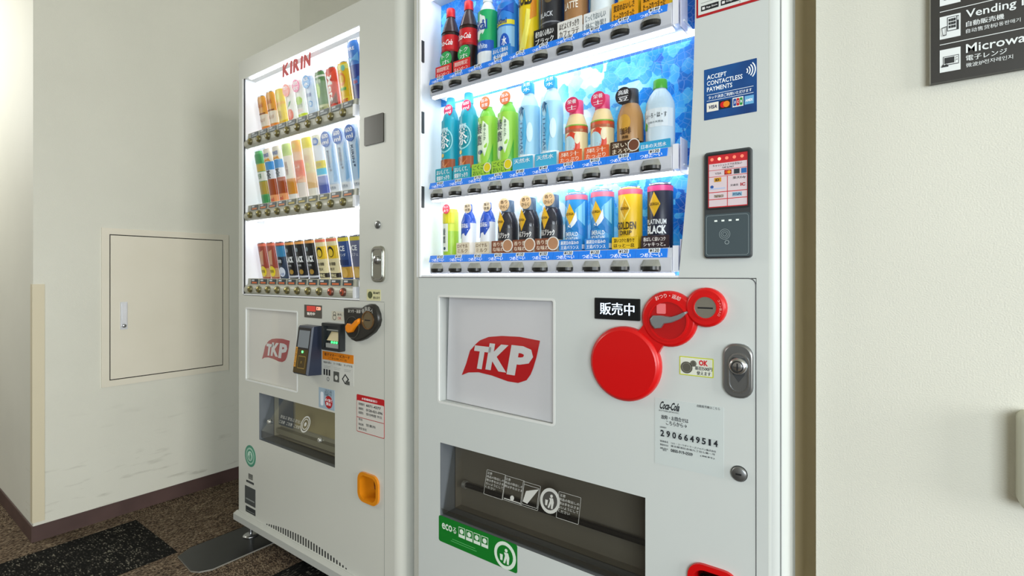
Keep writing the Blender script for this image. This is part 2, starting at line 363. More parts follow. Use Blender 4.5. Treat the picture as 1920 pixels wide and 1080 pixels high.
# sign on the right wall
YS = YR - .012
sx0, sz0 = PX(1745, 157, YS); sx1 = sx0 + .46; sz1 = sz0 + .42
sg = thing('directory_sign', ((sx0 + sx1) / 2, YR, sz0), 'black wall sign listing vending machine and microwave in white lettering', 'sign')
O = sg.location
bk = M('#34322f', .38); wh = M('#e9eeee', .5); ikm = M('#26292b', .5)
b = B(); b.box(sx0, sx1, YS, YR, sz0, sz1, bk); b.box(sx0 - .0015, sx0, YS, YR, sz0, sz1, M('#8c8a80', .4, .6)); b.build('board', sg, O)
def icon(u0, v0, u1, v1, draw):
    x0, z1 = PX(u0, v0, YS); x1, _ = PX(u1, v1, YS); z0 = PX(u0, v1, YS)[1]
    b = B(); b.box(x0, x1, YS - .0004, YS, z0, z1, wh); draw(b, x0, z0, x1 - x0, z1 - z0); b.build('pictogram', sg, O)
def ic_vend(b, x, z, w, h):
    L = [0]
    y = YS - .0030
    def R(a, c, p, q, m): L[0] += 1; b.box(x + a * w, x + p * w, YS - .0006 - .0001 * L[0], YS - .0002, z + c * h, z + q * h, m)
    R(.36, .3, .92, .92, ikm); R(.39, .33, .80, .89, wh); R(.845, .72, .90, .88, wh)
    for i in range(3):
        for j in range(3): R(.43 + i * .12, .42 + j * .15, .53 + i * .12, .53 + j * .15, ikm)
    b.loop([(x + p * w, z + q * h) for p, q in ((.08, .48), (.34, .52), (.32, .12), (.14, .12))], [(x + p * w, z + q * h) for p, q in ((.11, .45), (.31, .48), (.295, .15), (.165, .15))], y, y + .0003, ikm)
def ic_micro(b, x, z, w, h):
    L = [0]
    y = YS - .0030
    def R(a, c, p, q, m): L[0] += 1; b.box(x + a * w, x + p * w, YS - .0006 - .0001 * L[0], YS - .0002, z + c * h, z + q * h, m)
    R(.16, .28, .92, .68, ikm); R(.19, .31, .89, .65, wh); R(.22, .35, .70, .62, ikm); R(.74, .35, .75, .62, ikm)
    b.disc(x + .82 * w, z + .56 * h, .03 * w, y - .0002, y, ikm, 10); b.disc(x + .82 * w, z + .45 * h, .03 * w, y - .0002, y, ikm, 10)
    R(.08, .22, .42, .27, ikm); R(.12, .27, .2, .33, ikm); R(.26, .27, .36, .33, ikm)
def ic_top(b, x, z, w, h):
    b.box(x + .22 * w, x + .34 * w, YS - .0008, YS - .0005, z + .22 * h, z + .5 * h, ikm)
icon(1762, 33, 1801, 75, ic_vend); icon(1762, 95, 1801, 137, ic_micro); icon(1762, -29, 1801, 12.5, ic_top)
b = B(); y = YS - .0006
for v in (23.5, 85): xa, zz = PX(1762, v, YS); b.box(xa, sx1 - .02, y, YS, zz - .0005, zz + .0005, wh)
def stx(t, u, v, vt, m=wh, bold=.0, w=None):
    x, z = PX(u, v, YS); zt = PX(u, vt, YS)[1]; b.text(t, x, z, zt - z, y, m, w=w, bold=bold)
stx('Vending Machine', 1811, 39, 19.5, bold=.012); stx('自動販売機', 1811, 51, 41, bold=.02); stx('自动售货机', 1811, 63, 55); stx('자동판매기', 1862, 51.5, 44)
stx('Microwave', 1811, 100, 83.5, bold=.012); stx('電子レンジ', 1811, 115, 105, bold=.02); stx('微波炉', 1811, 127, 119); stx('전자레인지', 1845, 120, 112)
b.build('lettering', sg, O)
# box at the right edge
bx0, bz1 = PX(1913, 775, YR - .035); bz0 = PX(1913, 958, YR - .035)[1]
wb = thing('wall_box', (bx0 + .07, YR, bz0), 'pale wall-mounted box low on the right edge below the sign', 'box')
b = B(); b.rrect(bx0, bx0 + .14, bz0, bz1, .012, YR - .035, YR, M('#c6c5b4', .5), bev=.006); b.build('housing', wb, wb.location)
b = B(); b.rrect(bx0 + .02, bx0 + .12, bz0 + .03, bz1 - .03, .008, YR - .037, YR - .034, M('#b6b5a4', .5)); b.build('cover', wb, wb.location)

# ------------------------------------------------------------------ vending machines
white = noisy('machine_enamel', '#d0d5d3', '#d3d8d6', 2.0, 0.33)
white2 = noisy('machine_enamel_warm', '#cfd0c8', '#d3d4cc', 2.0, 0.33)
inner = M('#f3f5f8', .5); shade = M('#b9bbb6', .5); dark = M('#16181a', .5); black_p = M('#1d1f20', .35); seam = M('#55575a', .7)
chrome = M('#c2c4c6', .22, .95); steel = M('#8d8f90', .35, .85); redm = M('#d20408', .36, coat=.15); orange = M('#e2820e', .35)
led = M('#f2f7ff', .5, emit=12.0); led2 = M('#f2f7ff', .5, emit=10.0); led3 = M('#f2f7ff', .5, emit=5.0)
pane = glassy('clear_pane', (.985, .99, .995, 1), .003); smoke = glassy('smoked_flap', (.66, .65, .62, 1), .05, .28); clearp = glassy('clear_cover', (.99, .99, .99, 1), .035, .06)
def holed(b, x0, x1, z0, z1, y0, depth, holes, mat, wallmat={}):
    xs = sorted({x0, x1, *[h[0] for h in holes], *[h[1] for h in holes]}); zs = sorted({z0, z1, *[h[2] for h in holes], *[h[3] for h in holes]})
    for i in range(len(xs) - 1):
        for j in range(len(zs) - 1):
            cx, cz = (xs[i] + xs[i + 1]) / 2, (zs[j] + zs[j + 1]) / 2
            if any(h[0] < cx < h[1] and h[2] < cz < h[3] for h in holes): continue
            b.add([(xs[i], y0, zs[j]), (xs[i + 1], y0, zs[j]), (xs[i + 1], y0, zs[j + 1]), (xs[i], y0, zs[j + 1])], [(0, 1, 2, 3)], mat)
    for hi_, (a0, a1, c0, c1) in enumerate(holes):
        b.add([(x, y, z) for y in (y0, y0 + depth) for x, z in ((a0, c0), (a1, c0), (a1, c1), (a0, c1))], [(0, 4, 5, 1), (1, 5, 6, 2), (2, 6, 7, 3), (3, 7, 4, 0)], wallmat.get(hi_, mat))
    b.add([(x, y, z) for y in (y0, y0 + .02) for x, z in ((x0, z0), (x1, z0), (x1, z1), (x0, z1))], [(0, 1, 5, 4), (1, 2, 6, 5), (2, 3, 7, 6), (3, 0, 4, 7)], mat)
def vplan(b, pts, z0, z1, mat, smooth=True):          # plan outline (x,y) extruded upward
    n = len(pts); vs = [(x, y, z0) for x, y in pts] + [(x, y, z1) for x, y in pts]
    for i in range(n):
        j = (i + 1) % n; b.add([vs[i], vs[j], vs[j + n], vs[i + n]], [(0, 1, 2, 3)], mat) if math.dist(pts[i], pts[j]) > .012 or not smooth else None
    b.add(vs, [(i, (i + 1) % n, (i + 1) % n + n, i + n) for i in range(n) if smooth and math.dist(pts[i], pts[(i + 1) % n]) <= .012], mat, True)
    b.add(vs, [tuple(range(n - 1, -1, -1)), tuple(range(n, 2 * n))], mat)
def edge_plan(xf, xs, yd, r, side):                   # rounded vertical door edge; side=+1 right
    pts = [(xf, 1.0)]
    for i in range(0, 9): a = math.radians(90 * i / 8); pts.append((xs - side * r + side * r * math.sin(a), 1.0 + r - r * math.cos(a)))
    pts += [(xs, yd), (xf, yd)]
    return pts
def zr(u, v): return PX(u, v)[1]
def hole_px(ul, vtl, ur, vtr, vbl, vbr):
    x0, x1 = UX(ul), UX(ur)
    return (x0, x1, (PX(ul, vbl)[1] + PX(ur, vbr)[1]) / 2, (PX(ul, vtl)[1] + PX(ur, vtr)[1]) / 2)
def tkp_logo(b, x0, x1, z0, z1, y, red):
    pts = [(305, 655), (335, 580), (362, 492), (385, 468), (400, 450), (430, 425), (490, 402), (580, 395), (700, 400), (838, 425), (815, 530), (792, 605), (775, 645), (748, 683), (690, 702), (620, 692), (510, 655), (420, 635), (350, 637)]
    q = [PX(780 + p[0] / 3.6, 520 + p[1] / 3.6, 1.02) for p in pts]; qa, qb = min(p[0] for p in q), max(p[0] for p in q); qt = max(p[1] for p in q)
    if z1 is None: z1 = qt
    def W(p):
        X_, Z_ = PX(780 + p[0] / 3.6, 520 + p[1] / 3.6, 1.02); k_ = (x1 - x0) / (qb - qa)
        return (x0 + (X_ - qa) * k_, z1 - (qt - Z_) * k_)
    b.fpoly([W(p) for p in pts][::-1], y, red)
    wm = M('#e4e5e6', .5)
    for t, a, c, q, s in (('T', 372, 605, 455, 128), ('K', 468, 615, 440, 165), ('P', 612, 645, 450, 180)):
        X0, Z0 = W((a, c)); X1 = W((a + s * .88, c))[0]; Z1 = W((a, q))[1]
        b.text(t, X0, Z0, Z1 - Z0, y - .0006, wm, w=(X1 - X0) * .98, bold=.05, shear=.22)
# ---- right machine (red coin dial)
RX0, RX1, RD = -1.106, -.143, 1.09
RT, RB = 1.93, .08
rm = thing('vending_machine', (-.625, 1.3, 0), 'large white vending machine with red coin dial and blue ice backdrop, at right', 'vending machine')
O = rm.location
ZS = zr(787, 519.5)            # seam between window and lower door
ZW = 1.85
XW = UX(788); XS = UX(1417)
b = B(); b.box(-1.095, -.172, RD + .012, 1.60, RB, RT - .01, M('#b9b5a2', .5)); b.box(-1.08, -.19, RD - .001, RD + .012, RB + .02, RT - .03, dark); b.build('cabinet', rm, O)
b = B(); vplan(b, [(-1.066, 1.0), (-1.066, RD), (RX0, RD), (RX0, 1.03), (RX0 + .006, 1.014), (RX0 + .016, 1.006)], RB, RT, white2); b.build('door_edge', rm, O)
b = B(); vplan(b, edge_plan(-.173, RX1, RD, .03, 1), RB, RT, white); b.box(UX(1464, 1.006), UX(1465.5, 1.006), 1.005, 1.016, RB, RT, M('#a9adad', .5)); b.build('door_edge', rm, O)
wedge = [(1272.4, 520.6), (1281, 430), (1290.7, 320), (1295, 262), (1299.5, 170), (1303, 35)]
wpts = [PX(*p) for p in wedge]; wpts.append((wpts[-1][0] + .002, ZW))
b = B(); b.prism([(XS + .0012, RB), (-.173, RB), (-.173, RT), (wpts[-1][0], RT)] + wpts[::-1] + [(XS + .0012, ZS)], 1.0, RD, white); b.build('door_stile', rm, O)
b = B(); b.box(-1.066, wpts[-1][0], 1.0, RD, ZW, RT, white); b.build('header', rm, O)
hb = hole_px(821.7, 555.3, 1039, 561.7, 753.3, 797.8)
hd = hole_px(825.4, 829, 1210, 933.8, 956, 1131)
hc = hole_px(1291, 1050, 1389, 1075, 1150, 1178)
b = B(); holed(b, -1.066, XS, RB, ZS - .0015, 1.0, .06, [hb, hd, (hc[0] + .010, hc[1] - .010, hc[2] + .010, hc[3] - .010)], white, {1: M('#6c7176', .3)}); b.build('lower_door', rm, O)
b = B()
rc = .012
path = [(-1.066, ZS - .0006)] + [(XS - rc + rc * math.sin(a), ZS - .0006 - rc + rc * math.cos(a)) for a in [math.radians(15 * i) for i in range(7)]] + [(XS, RB)]
b.tube([(x, 1.0005, z) for x, z in path], .0011, seam, 6); b.build('door_gap', rm, O)
b = B(); b.box(RX0, RX1 - .004, .995, RD, .06, RB, shade); b.build('base_rail', rm, O)
for lx in (-1.06, -.2):
    for ly in (1.05, 1.54):
        b = B(); b.lathe([(.0, 0), (.028, 0), (.028, .006), (.009, .012), (.009, .085)], steel, lx, ly, 14); b.build('foot', rm, O)
# window well
b = B(); b.box(-1.075, XW, 1.001, 1.10, ZS, ZW, inner); b.build('window_side', rm, O)
b = B(); b.box(XW - .004, XW + .0025, .9985, 1.004, ZS, ZW, M('#fafbfc', .3)); b.build('window_trim', rm, O)
b = B(); b.box(XW, -.30, 1.001, 1.08, ZS - .003, ZS + .001, inner); b.box(XW, wpts[0][0] + .004, 1.0005, 1.007, ZS, ZS + .005, inner); b.build('window_sill', rm, O)
b = B(); b.box(-.30, -.255, 1.02, 1.08, ZS, ZW, inner); b.build('window_side', rm, O)
for zz in (1.28, 1.49, 1.69): b = B(); b.box(XW, XW + .004, 1.002, 1.012, zz - .03, zz + .03, M('#3c3f42', .5)); b.build('hinge', rm, O)
PB = 1.083                                              # backdrop plane
rows = [(144.5, 156.5, 165, 179), (341, 353.6, 364.4, 375), (478.5, 492, 503, 514)]
RZ = []
for r in rows: RZ.append([PX(815, v)[1] for v in r])
for zlo, zhi_, bi in ((RZ[0][3], ZW, .80), (RZ[1][3], RZ[0][3], 0.0), (ZS, RZ[1][3], 0.02)):
    b = B(); b.box(-1.075, -.256, PB, PB + .004, zlo, zhi_, ice_mat('ice_print', .45, bi)); b.build('backdrop', rm, O, 'backlit photo print of blue ice cubes')
XC0 = UX(820); XCP = (UX(1220) - UX(820)) / 9
blue = M('#1a7ae6', .4, emit=.16); pricew = M('#dfe6ee', .5, emit=.1); wt = M('#f6fbff', .5, emit=.15); ink = M('#15181c', .5)
railm = M('#cfd2dc', .35); btnm = M('#1c1d1c', .3); btnt = M('#8b8c84', .3)
def button_mesh():
    b = B(); n = 14; rings = []
    for a, d, z in ((.0195, .014, -.0115), (.0213, .0165, -.008), (.0213, .0165, -.001), (.0210, .0150, .0012), (.0165, .004, .0125)):
        rings.append([(a * math.cos(math.pi * i / n), -d * math.sin(math.pi * i / n), z) for i in range(n + 1)])
    m = n + 1; vs = [p for r in rings for p in r]
    for k in range(4):
        b.add([], [], btnm)
        fs = [(k * m + i + 1, k * m + i, (k + 1) * m + i, (k + 1) * m + i + 1) for i in range(n)]
        b.add(vs, fs, btnm if k < 2 else btnt, False)
    b.add(rings[0], [tuple(range(m))], btnm); b.add(rings[4], [tuple(range(m - 1, -1, -1))], btnt)
    return b
bt0 = button_mesh().build('select_button'); BTN = bt0.data; bpy.data.objects.remove(bt0)
PR = [[180, 180, 180, 180, 170, 170, 180, 160, 140, 140], [160, 160, 170, 170, 140, 140, 150, 150, 160, 120], [160, 160, 160, 150, 150, 150, 120, 120, 120, 120]]
tags = {}
def price_card(p, w, h):
    k = (p, round(h, 4))
    if k not in tags:
        b = B(); b.box(-w / 2, w / 2, -.001, .0, 0, h, blue)
        b.box(-.006, .018, -.0014, -.001, h * .54, h * 1.06, pricew); b.text('¥%d' % p, .006, h * .59, h * .42, -.0018, ink, align='c', w=.020, bold=.02)
        b.text('つめた〜い', 0, h * .03, h * .50, -.0022, wt, align='c', w=.047, bold=.03)
        o = b.build('price_card'); tags[k] = o.data; bpy.data.objects.remove(o)
    return tags[k]
XR0, XR1 = UX(806), UX(1259)
def place(name, mesh, parent, loc):
    o = bpy.data.objects.new(name, mesh); COL.objects.link(o); o.parent = parent; o.location = Vector(loc) - O
    return o
for r, (zt, zs, zb_, zl) in enumerate(RZ):
    b = B()
    prof = [(1.019, zl), (1.004, zl + .001), (1.0005, zl + .006), (1.001, zs), (1.003, zs + .001), (1.007, zt), (1.019, zt)]
    n = len(prof); vs = [(x, y, z) for x in (XR0, XR1) for y, z in prof]
    b.add(vs, [(i, (i + 1) % n, (i + 1) % n + n, i + n) for i in range(n)] + [tuple(range(n - 1, -1, -1)), tuple(range(n, 2 * n))], railm)
    b.box(XR0 - .012, XR1 + .02, 1.019, PB, zl + .012, zl + .016, M('#e8ecf4', .3)); b.box(XR1 + .001, XR1 + .012, 1.004, 1.03, zl + .004, zt + .004, M('#eef0fa', .3))
    b.box(XR1 + .016, XR1 + .0175, 1.004, 1.045, zl - .004, zt + .016, M('#dfe0f6', .2))
    sh = b.build('shelf', rm, O)
    for i in range(10):
        x = XC0 + i * XCP
        place('select_button', BTN, sh, (x, 1.0015, zb_))
        o = place('price_card', price_card(PR[r][i], XCP - .0006, zt - zs - .001), sh, (x, 1.002, zs + .0005)); o.rotation_euler.x = -.27
    # row of light diodes under the shelf lip
    b = B(); b.box(XR0, XR1, 1.009, 1.019, zl - .003, zl - .0002, led); b.build('light_strip', sh, O, 'white light strip')
    b = B(); b.box(XR0, -.27, 1.064, PB - .001, zl + .006, zl + .0118, led3); b.build('light_strip', sh, O, 'white light strip')
    zhi = (ZW - .01) if r == 0 else RZ[r - 1][3] - .003
    b = B(); b.box(XW + .004, wpts[0][0] + .004, 1.0125, 1.0145, zt + .001, zhi, pane); b.build('window_pane', rm, O)
b = B(); b.box(XW, -.27, 1.006, 1.03, ZW - .012, ZW, led3); b.build('light_strip', rm, O, 'white light strip')
# poster bay with the red logo
x0, x1, z0, z1 = hb
b = B(); b.ringr(x0 - .003, x1 + .003, z0 - .003, z1 + .003, .010, .0055, .9992, 1.004, M('#e3e5e3', .3)); b.build('poster_frame', rm, O)
card = M('#e4e4e8', .55)
b = B()
for dy, fc in ((0, (0, 1, 2, 3)), (.001, (3, 2, 1, 0))): b.add([(x0 + .003, 1.030 + dy, z0 + .001), (x1 - .001, 1.012 + dy, z0 + .001), (x1 - .001, 1.012 + dy, z1 - .001), (x0 + .013, 1.030 + dy - .0009, z1 - .001)], [fc], card)
b.box(x0, x1, 1.055, 1.058, z0, z1, M('#7f8c90', .5))
pb = b.build('poster', rm, O, 'pale poster with a red flag-shaped logo')
lx0, lz1 = PX(780 + 305 / 3.6, 520 + 398 / 3.6, 1.024); lx1 = UX(780 + 838 / 3.6, 1.014)
b = B(); tkp_logo(b, lx0, lx1, None, None, 0, M('#c8141c', .45))
b.v = [(x, 1.030 + (x - x0 - .003) / (x1 - x0 - .004) * -.018 + y - .0009, z) for x, y, z in b.v]
b.build('logo', pb, O)
b = B(); b.box(x0, x1, 1.004, 1.0055, z0, z1, clearp); b.build('cover_pane', rm, O)
# sales display
dx0, dz1 = PX(1116, 558); dx1, dz0 = PX(1201, 602)
b = B(); b.rrect(dx0, dx1, dz0, dz1, .002, .997, 1.001, black_p); b.rrect(dx0 + .004, dx1 - .002, dz0 + .002, dz1 - .002, .001, .9962, .997, M('#0e1318', .2)); ds = b.build('display', rm, O)
b = B(); b.text('販売中', (dx0 + dx1) / 2 + .001, dz0 + .010, .026, .9957, M('#dcecff', .5, emit=1.1), align='c', w=(dx1 - dx0) * .76, bold=.02); b.build('display_text', ds, O)
# red coin dial: three joined discs
def dial_outline():
    C = [(PX(1174, 681), .0775), (PX(1256, 597.5), .0555), (PX(1325.5, 576), .0375)]
    return C
C = dial_outline()
b = B()
(bc, br), (mc, mr_), (sc_, sr) = C
b.domed(circ(mc[0], mc[1], mr_, 40), .988, 1.001, .006, redm); b.domed(circ(sc_[0], sc_[1], sr, 32), .9862, 1.001, .005, redm)
def bridge(p, q, w0, w1):
    d = Vector((q[0] - p[0], q[1] - p[1])).normalized(); nrm = Vector((-d.y, d.x)); P = Vector(p); Q = Vector(q); out1 = []; out2 = []
    for i in range(9):
        t = i / 8; c = P.lerp(Q, t); w = (w0 * (1 - t) + w1 * t) * (0.80 + .20 * (2 * t - 1) ** 2)
        out1.append(tuple(c + nrm * w)); out2.append(tuple(c - nrm * w))
    b.prism(out1 + out2[::-1], .9895, 1.001, redm)
bridge((bc[0] + .04, bc[1] + .036), (mc[0] - .016, mc[1] - .016), .036, .034); bridge((mc[0] + .022, mc[1] + .009), (sc_[0] - .014, sc_[1] - .005), .036, .030)
dial = b.build('coin_dial', rm, O, 'glossy red three-disc coin dial')
b = B(); b.domed(circ(bc[0], bc[1], br, 48), .983, 1.001, .008, redm); b.build('dial_cover', dial, O)
red_in = M('#b8090f', .3, coat=.4)
b = B(); b.fdisc(mc[0], mc[1] - .003, .0375, .9878, red_in, 32); b.ring(mc[0], mc[1] - .003, .0365, .040, .9855, .989, redm, 36)
b.rrect(mc[0] - .022, mc[0] - .004, mc[1] + .010, mc[1] + .030, .002, .9868, .988, M('#f2787c', .4)); b.build('dial_well', dial, O)
grey = M('#8f9294', .35, .4)
lv = [(-.033, -.010), (-.036, .000), (-.030, .008), (-.016, .009), (.006, .007), (.022, .012), (.036, .019), (.037, .016), (.024, .004), (.008, -.004), (-.008, -.007), (-.014, -.016), (-.026, -.018)]
b = B(); b.domed([(mc[0] + x + .002, mc[1] + z - .002) for x, z in lv], .978, .988, .003, grey); b.build('return_lever', dial, O, 'grey coin return lever')
b = B(); b.fdisc(sc_[0] + .001, sc_[1], .021, .9858, M('#b4b2a8', .25, .8), 28); b.ring(sc_[0] + .001, sc_[1], .020, .023, .984, .988, redm, 30); b.box(sc_[0] - .013, sc_[0] + .015, .9850, .9857, sc_[1] - .0022, sc_[1] + .0006, dark); b.build('coin_slot', dial, O, 'metal coin slot')
b = B()
def arc_text(b, t, cx, cz, r, a0, step, h, y, mat, bold=.02):
    for i, ch in enumerate(t):
        a = math.radians(a0 - step * i); vs, fs, p0, p1, q0, q1 = text_mesh(ch, 0.0); k = h / .9
        pts = []
        for p, q in vs:
            lx = (p - (p0 + p1) / 2) * k; lz = q * k
            pts.append((cx + (r + lz) * math.cos(a) + lx * math.sin(a), y, cz + (r + lz) * math.sin(a) - lx * math.cos(a)))
        b.add(pts, fs, mat)
arc_text(b, 'おつり・返却', mc[0], mc[1], .0425, 118, 11, .0085, .9874, M('#fbe9e6', .5)); 
b.build('dial_lettering', dial, O); b = B()
arc_text(b, 'コイン投入口', sc_[0], sc_[1], .0265, 28, 11, .0045, .9858, M('#f4bdb8', .5)); b.build('dial_lettering', dial, O)
# stickers and small fittings on the right machine
def sticker(pts, base, name='sticker', label=None, parent=rm, r=.002, y=1.0):
    (u0, v0), (u1, v1) = pts
    x0_, z1_ = PX(u0, v0); x1_ = UX(u1); z0_ = PX(u0, v1)[1]
    b = B(); b.rrect(x0_, x1_, z0_, z1_, r, y - .0005, y + .0003, base)
    return b, x0_, z0_, x1_ - x0_, z1_ - z0_
yy = .9991
b, x, z, w, h = sticker(((1274, 667), (1338, 702)), M('#c8d23c', .5))
b.rrect(x + .002, x + w - .002, z + .002, z + h - .002, .001, .9993, .9996, M('#e3e6d9', .5))
for cx_, cz_, r_ in ((.22, .42, .0115), (.42, .66, .006)): b.disc(x + cx_ * w, z + cz_ * h, r_, .9988, .9994, M('#8a8b80', .3, .7), 18); b.ring(x + cx_ * w, z + cz_ * h, r_ * .7, r_ * .8, .9985, .9989, M('#b4b5a8', .3, .7), 18)
b.text('OK', x + .58 * w, z + .58 * h, .011, yy, M('#d11f2c', .5), bold=.05, w=.017); b.text('新旧500円', x + .47 * w, z + .34 * h, .0075, yy, ink, bold=.03, w=.032); b.text('使えます', x + .52 * w, z + .09 * h, .0075, yy, ink, bold=.03, w=.026)
b.build('coin_sticker', rm, O, 'yellow-green sticker reading OK with coins')
kx0, kz1 = PX(1357, 640); kx1 = UX(1413); kz0 = PX(1385, 746)[1]
b = B(); b.rrect(kx0, kx1, kz0, kz1 - .002, .022, .992, 1.001, steel, bev=.004)
kx = (kx0 + kx1) / 2 + .002
b.ringr(kx - .0185, kx + .0185, kz0 + .010, kz1 - .018, .0183, .003, .9905, .993, chrome); lk = b.build('lock_plate', rm, O, 'grey metal lock plate')
b = B(); kz = kz1 - .042
b.fpoly([(kx - .016, kz + .004), (kx - .010, kz - .016), (kx, kz - .030), (kx + .010, kz - .016), (kx + .016, kz + .004), (kx + .01, kz + .015), (kx - .01, kz + .015)], .9916, M('#3a3c3e', .5))
b.knob([(.0155, 0), (.0155, .006), (.012, .009), (.0, .009)], chrome, kx, kz, .9915, 24); b.ring(kx, kz, .009, .0105, .9815, .983, dark, 20); b.box(kx - .0012, kx + .0012, .9818, .9826, kz - .007, kz + .006, dark); b.build('lock_cylinder', lk, O)
ox, oz = PX(1386, 888)
b = B(); b.knob([(.0135, 0), (.0135, .004), (.011, .0055), (0, .0055)], steel, ox, oz, 1.0, 24); b.ring(ox, oz, .0125, .0145, .9985, 1.0, dark, 24); b.box(ox - .005, ox + .005, .9938, .9948, oz - .0015, oz + .0015, dark); b.build('key_lock', rm, O, 'round grey key lock')
# service label with phone number
b, x, z, w, h = sticker(((1228, 745), (1357, 868)), M('#cdd5d4', .4))
inkt = M('#20242a', .5)
def ptext(t, u0, v0, u1, vt, mat=inkt, bold=.0, shear=0.0, y=yy):
    xa, za_ = PX(u0, v0); xb_ = UX(u1); b.text(t, xa, za_, PX(u0, vt)[1] - za_, y, mat, w=xb_ - xa, bold=bold, shear=shear)
ptext('Coca‑Cola'.replace('‑', '-'), 1236, 766, 1273, 751, bold=.03, shear=.25); ptext('BOTTLERS JAPAN INC.', 1236, 771, 1274, 767.5)
ptext('故障・お問合せは', 1240, 785, 1291, 777, bold=.02); ptext('こちらから→', 1249, 796, 1288, 788, bold=.02)
ptext('自販機番号', 1238, 801.5, 1250, 798.5)
for i, ch in enumerate('2906649514'):
    u = 1238 + i * 11.1; v = 817 + i * 2.2
    xa, za_ = PX(u, v); s_ = PX(u, v - 12)[1] - za_
    b.box(xa - .0006, UX(u + 8.6) + .0006, .9994, .9996, za_ - .001, za_ + s_ + .001, M('#bfc7c7', .5)); b.text(ch, (xa + UX(u + 8.4)) / 2, za_, s_, yy, inkt, bold=.03, align='c', w=.0075 if ch != '1' else .004)
for k, (t, ua, ub, v) in enumerate((('管理者名', 1238, 1253, 828), ('コカ・コーラボトラーズジャパン株式会社', 1258, 1343, 832), ('製造年月日', 1238, 1253, 834.5), ('東京都港区赤坂九丁目七番一号', 1258, 1341, 837.5), ('お問い合わせ', 1238, 1253, 841), ('0800-919-0509', 1258, 1299, 847), ('受付', 1243, 1250, 845), ('(無料)', 1313, 1340, 856))):
    ptext(t, ua, v, ub, v - (6 if k == 5 else 3.6), bold=.02)
ptext('自動販売機はこちら', 1307, 763, 1350, 758)
b.build('service_label', rm, O, 'service sticker with a black ten-digit number')
# eco sticker
g1 = M('#0c7a26', .4); g2 = M('#e2efe2', .5)
b, x, z, w, h = sticker(((823, 965), (970, 1013)), g1, r=.006)
b.text('eco', x + .012, z + h * .52, .017, yy, g2, w=.038, bold=.02); b.text('る', x + .052, z + h * .52, .016, yy, g2, w=.013, bold=.02)
for i in range(4): xx = x + .073 + i * .026; b.box(xx, xx + .022, .9991, .9994, z + h * .46, z + h * .85, g2); b.box(xx + .0012, xx + .0208, .9989, .9991, z + h * .58, z + h * .83, g1); b.disc(xx + .011, z + h * .70, .0065, .9987, .9989, g2, 12)
b.box(x + .05, x + .13, .9992, .9995, z + h * .26, z + h * .28, M('#5db36c', .5)); b.box(x + .045, x + .135, .9992, .9995, z + h * .18, z + h * .20, M('#5db36c', .5))
def recycle(b, cx, cz, r, y, lit, base):
    b.disc(cx, cz, r, y, y + .0003, lit, 28); b.disc(cx, cz, r * .74, y - .0003, y, base, 24)
    b.disc(cx + .12 * r, cz + .40 * r, .13 * r, y - .0006, y - .0003, lit, 12); b.fpoly([(cx + p * r, cz + q * r) for p, q in ((-.08, .22), (.30, .26), (.42, -.05), (.36, -.58), (.20, -.58), (.16, -.16), (.02, -.58), (-.14, -.55), (.02, .0))], y - .0005, lit)
    b.fpoly([(cx + p * r, cz + q * r) for p, q in ((-.46, .02), (-.18, .02), (-.22, -.42), (-.42, -.42))], y - .0005, lit)
recycle(b, x + w - .037, z + h * .47, .0335, .9990, g2, g1); b.build('eco_sticker', rm, O, 'green recycling sticker')
# red framed notice at the top
nx0, nz0 = PX(1306, 35); nx1 = UX(1436)
b = B(); b.rrect(nx0, nx1, nz0, nz0 + .17, .001, .9992, 1.0003, M('#b3121c', .5)); b.box(nx0 + .0035, nx1 - .0035, .9989, .9992, nz0 + .0045, nz0 + .1655, M('#dfe3df', .5))
for i, t in enumerate(('App Store', 'Google Play')):
    xa = nx0 + .009 + i * .036; b.box(xa, xa + .032, .9986, .9989, nz0 + .010, nz0 + .020, ink); b.text(t, xa + .009, nz0 + .0125, .0045, .9984, M('#e8e8e8', .5), w=.021, bold=.02); b.box(xa + .002, xa + .007, .9984, .9986, nz0 + .0125, nz0 + .0175, M('#e8e8e8', .5))
b.box(nx0 + .009, nx0 + .078, .9987, .9989, nz0 + .0255, nz0 + .0260, inkt); b.box(nx0 + .078, nx0 + .0785, .9987, .9989, nz0 + .006, nz0 + .16, inkt)
b.build('notice', rm, O, 'white notice with a red border')
# contactless payment sticker
b, x, z, w, h = sticker(((1320.2, 131.7), (1419.2, 226.3)), noisy('navy_print', '#123a78', '#1c5fa6', 14, .4), r=.001)
for k, t in enumerate(('ACCEPT', 'CONTACTLESS', 'PAYMENTS')):
    b.text(t, x + .06 * w, z + h * (.79 - .12 * k), h * .088, yy, wt, w=w * (.38, .68, .49)[k], bold=.012)
for k in range(4):
    r_ = .005 + k * .0043; cx_, cz_ = x + .77 * w, z + .80 * h
    p1 = [(cx_ + r_ * math.cos(math.radians(a)), cz_ + r_ * math.sin(math.radians(a))) for a in range(-42, 43, 12)]; p2 = [(cx_ + (r_ + .0019) * math.cos(math.radians(a)), cz_ + (r_ + .0019) * math.sin(math.radians(a))) for a in range(42, -43, -12)]
    b.fpoly(p1 + p2, yy, wt) if False else b.add([(px, yy, pz) for px, pz in p1] + [(px, yy, pz) for px, pz in p2[::-1]], [(i, i + 1, i + 9, i + 8) for i in range(7)], wt)
b.box(x + .06 * w, x + .94 * w, yy, .9995, z + h * .485, z + h * .492, wt); b.box(x + .06 * w, x + .94 * w, yy, .9995, z + h * .365, z + h * .372, wt)
b.text('タッチ決済ご利用いただけます', x + .09 * w, z + h * .395, h * .065, yy, wt, w=w * .82, bold=.02)
bx_ = [x + w * k for k in (.055, .30, .555, .78)]
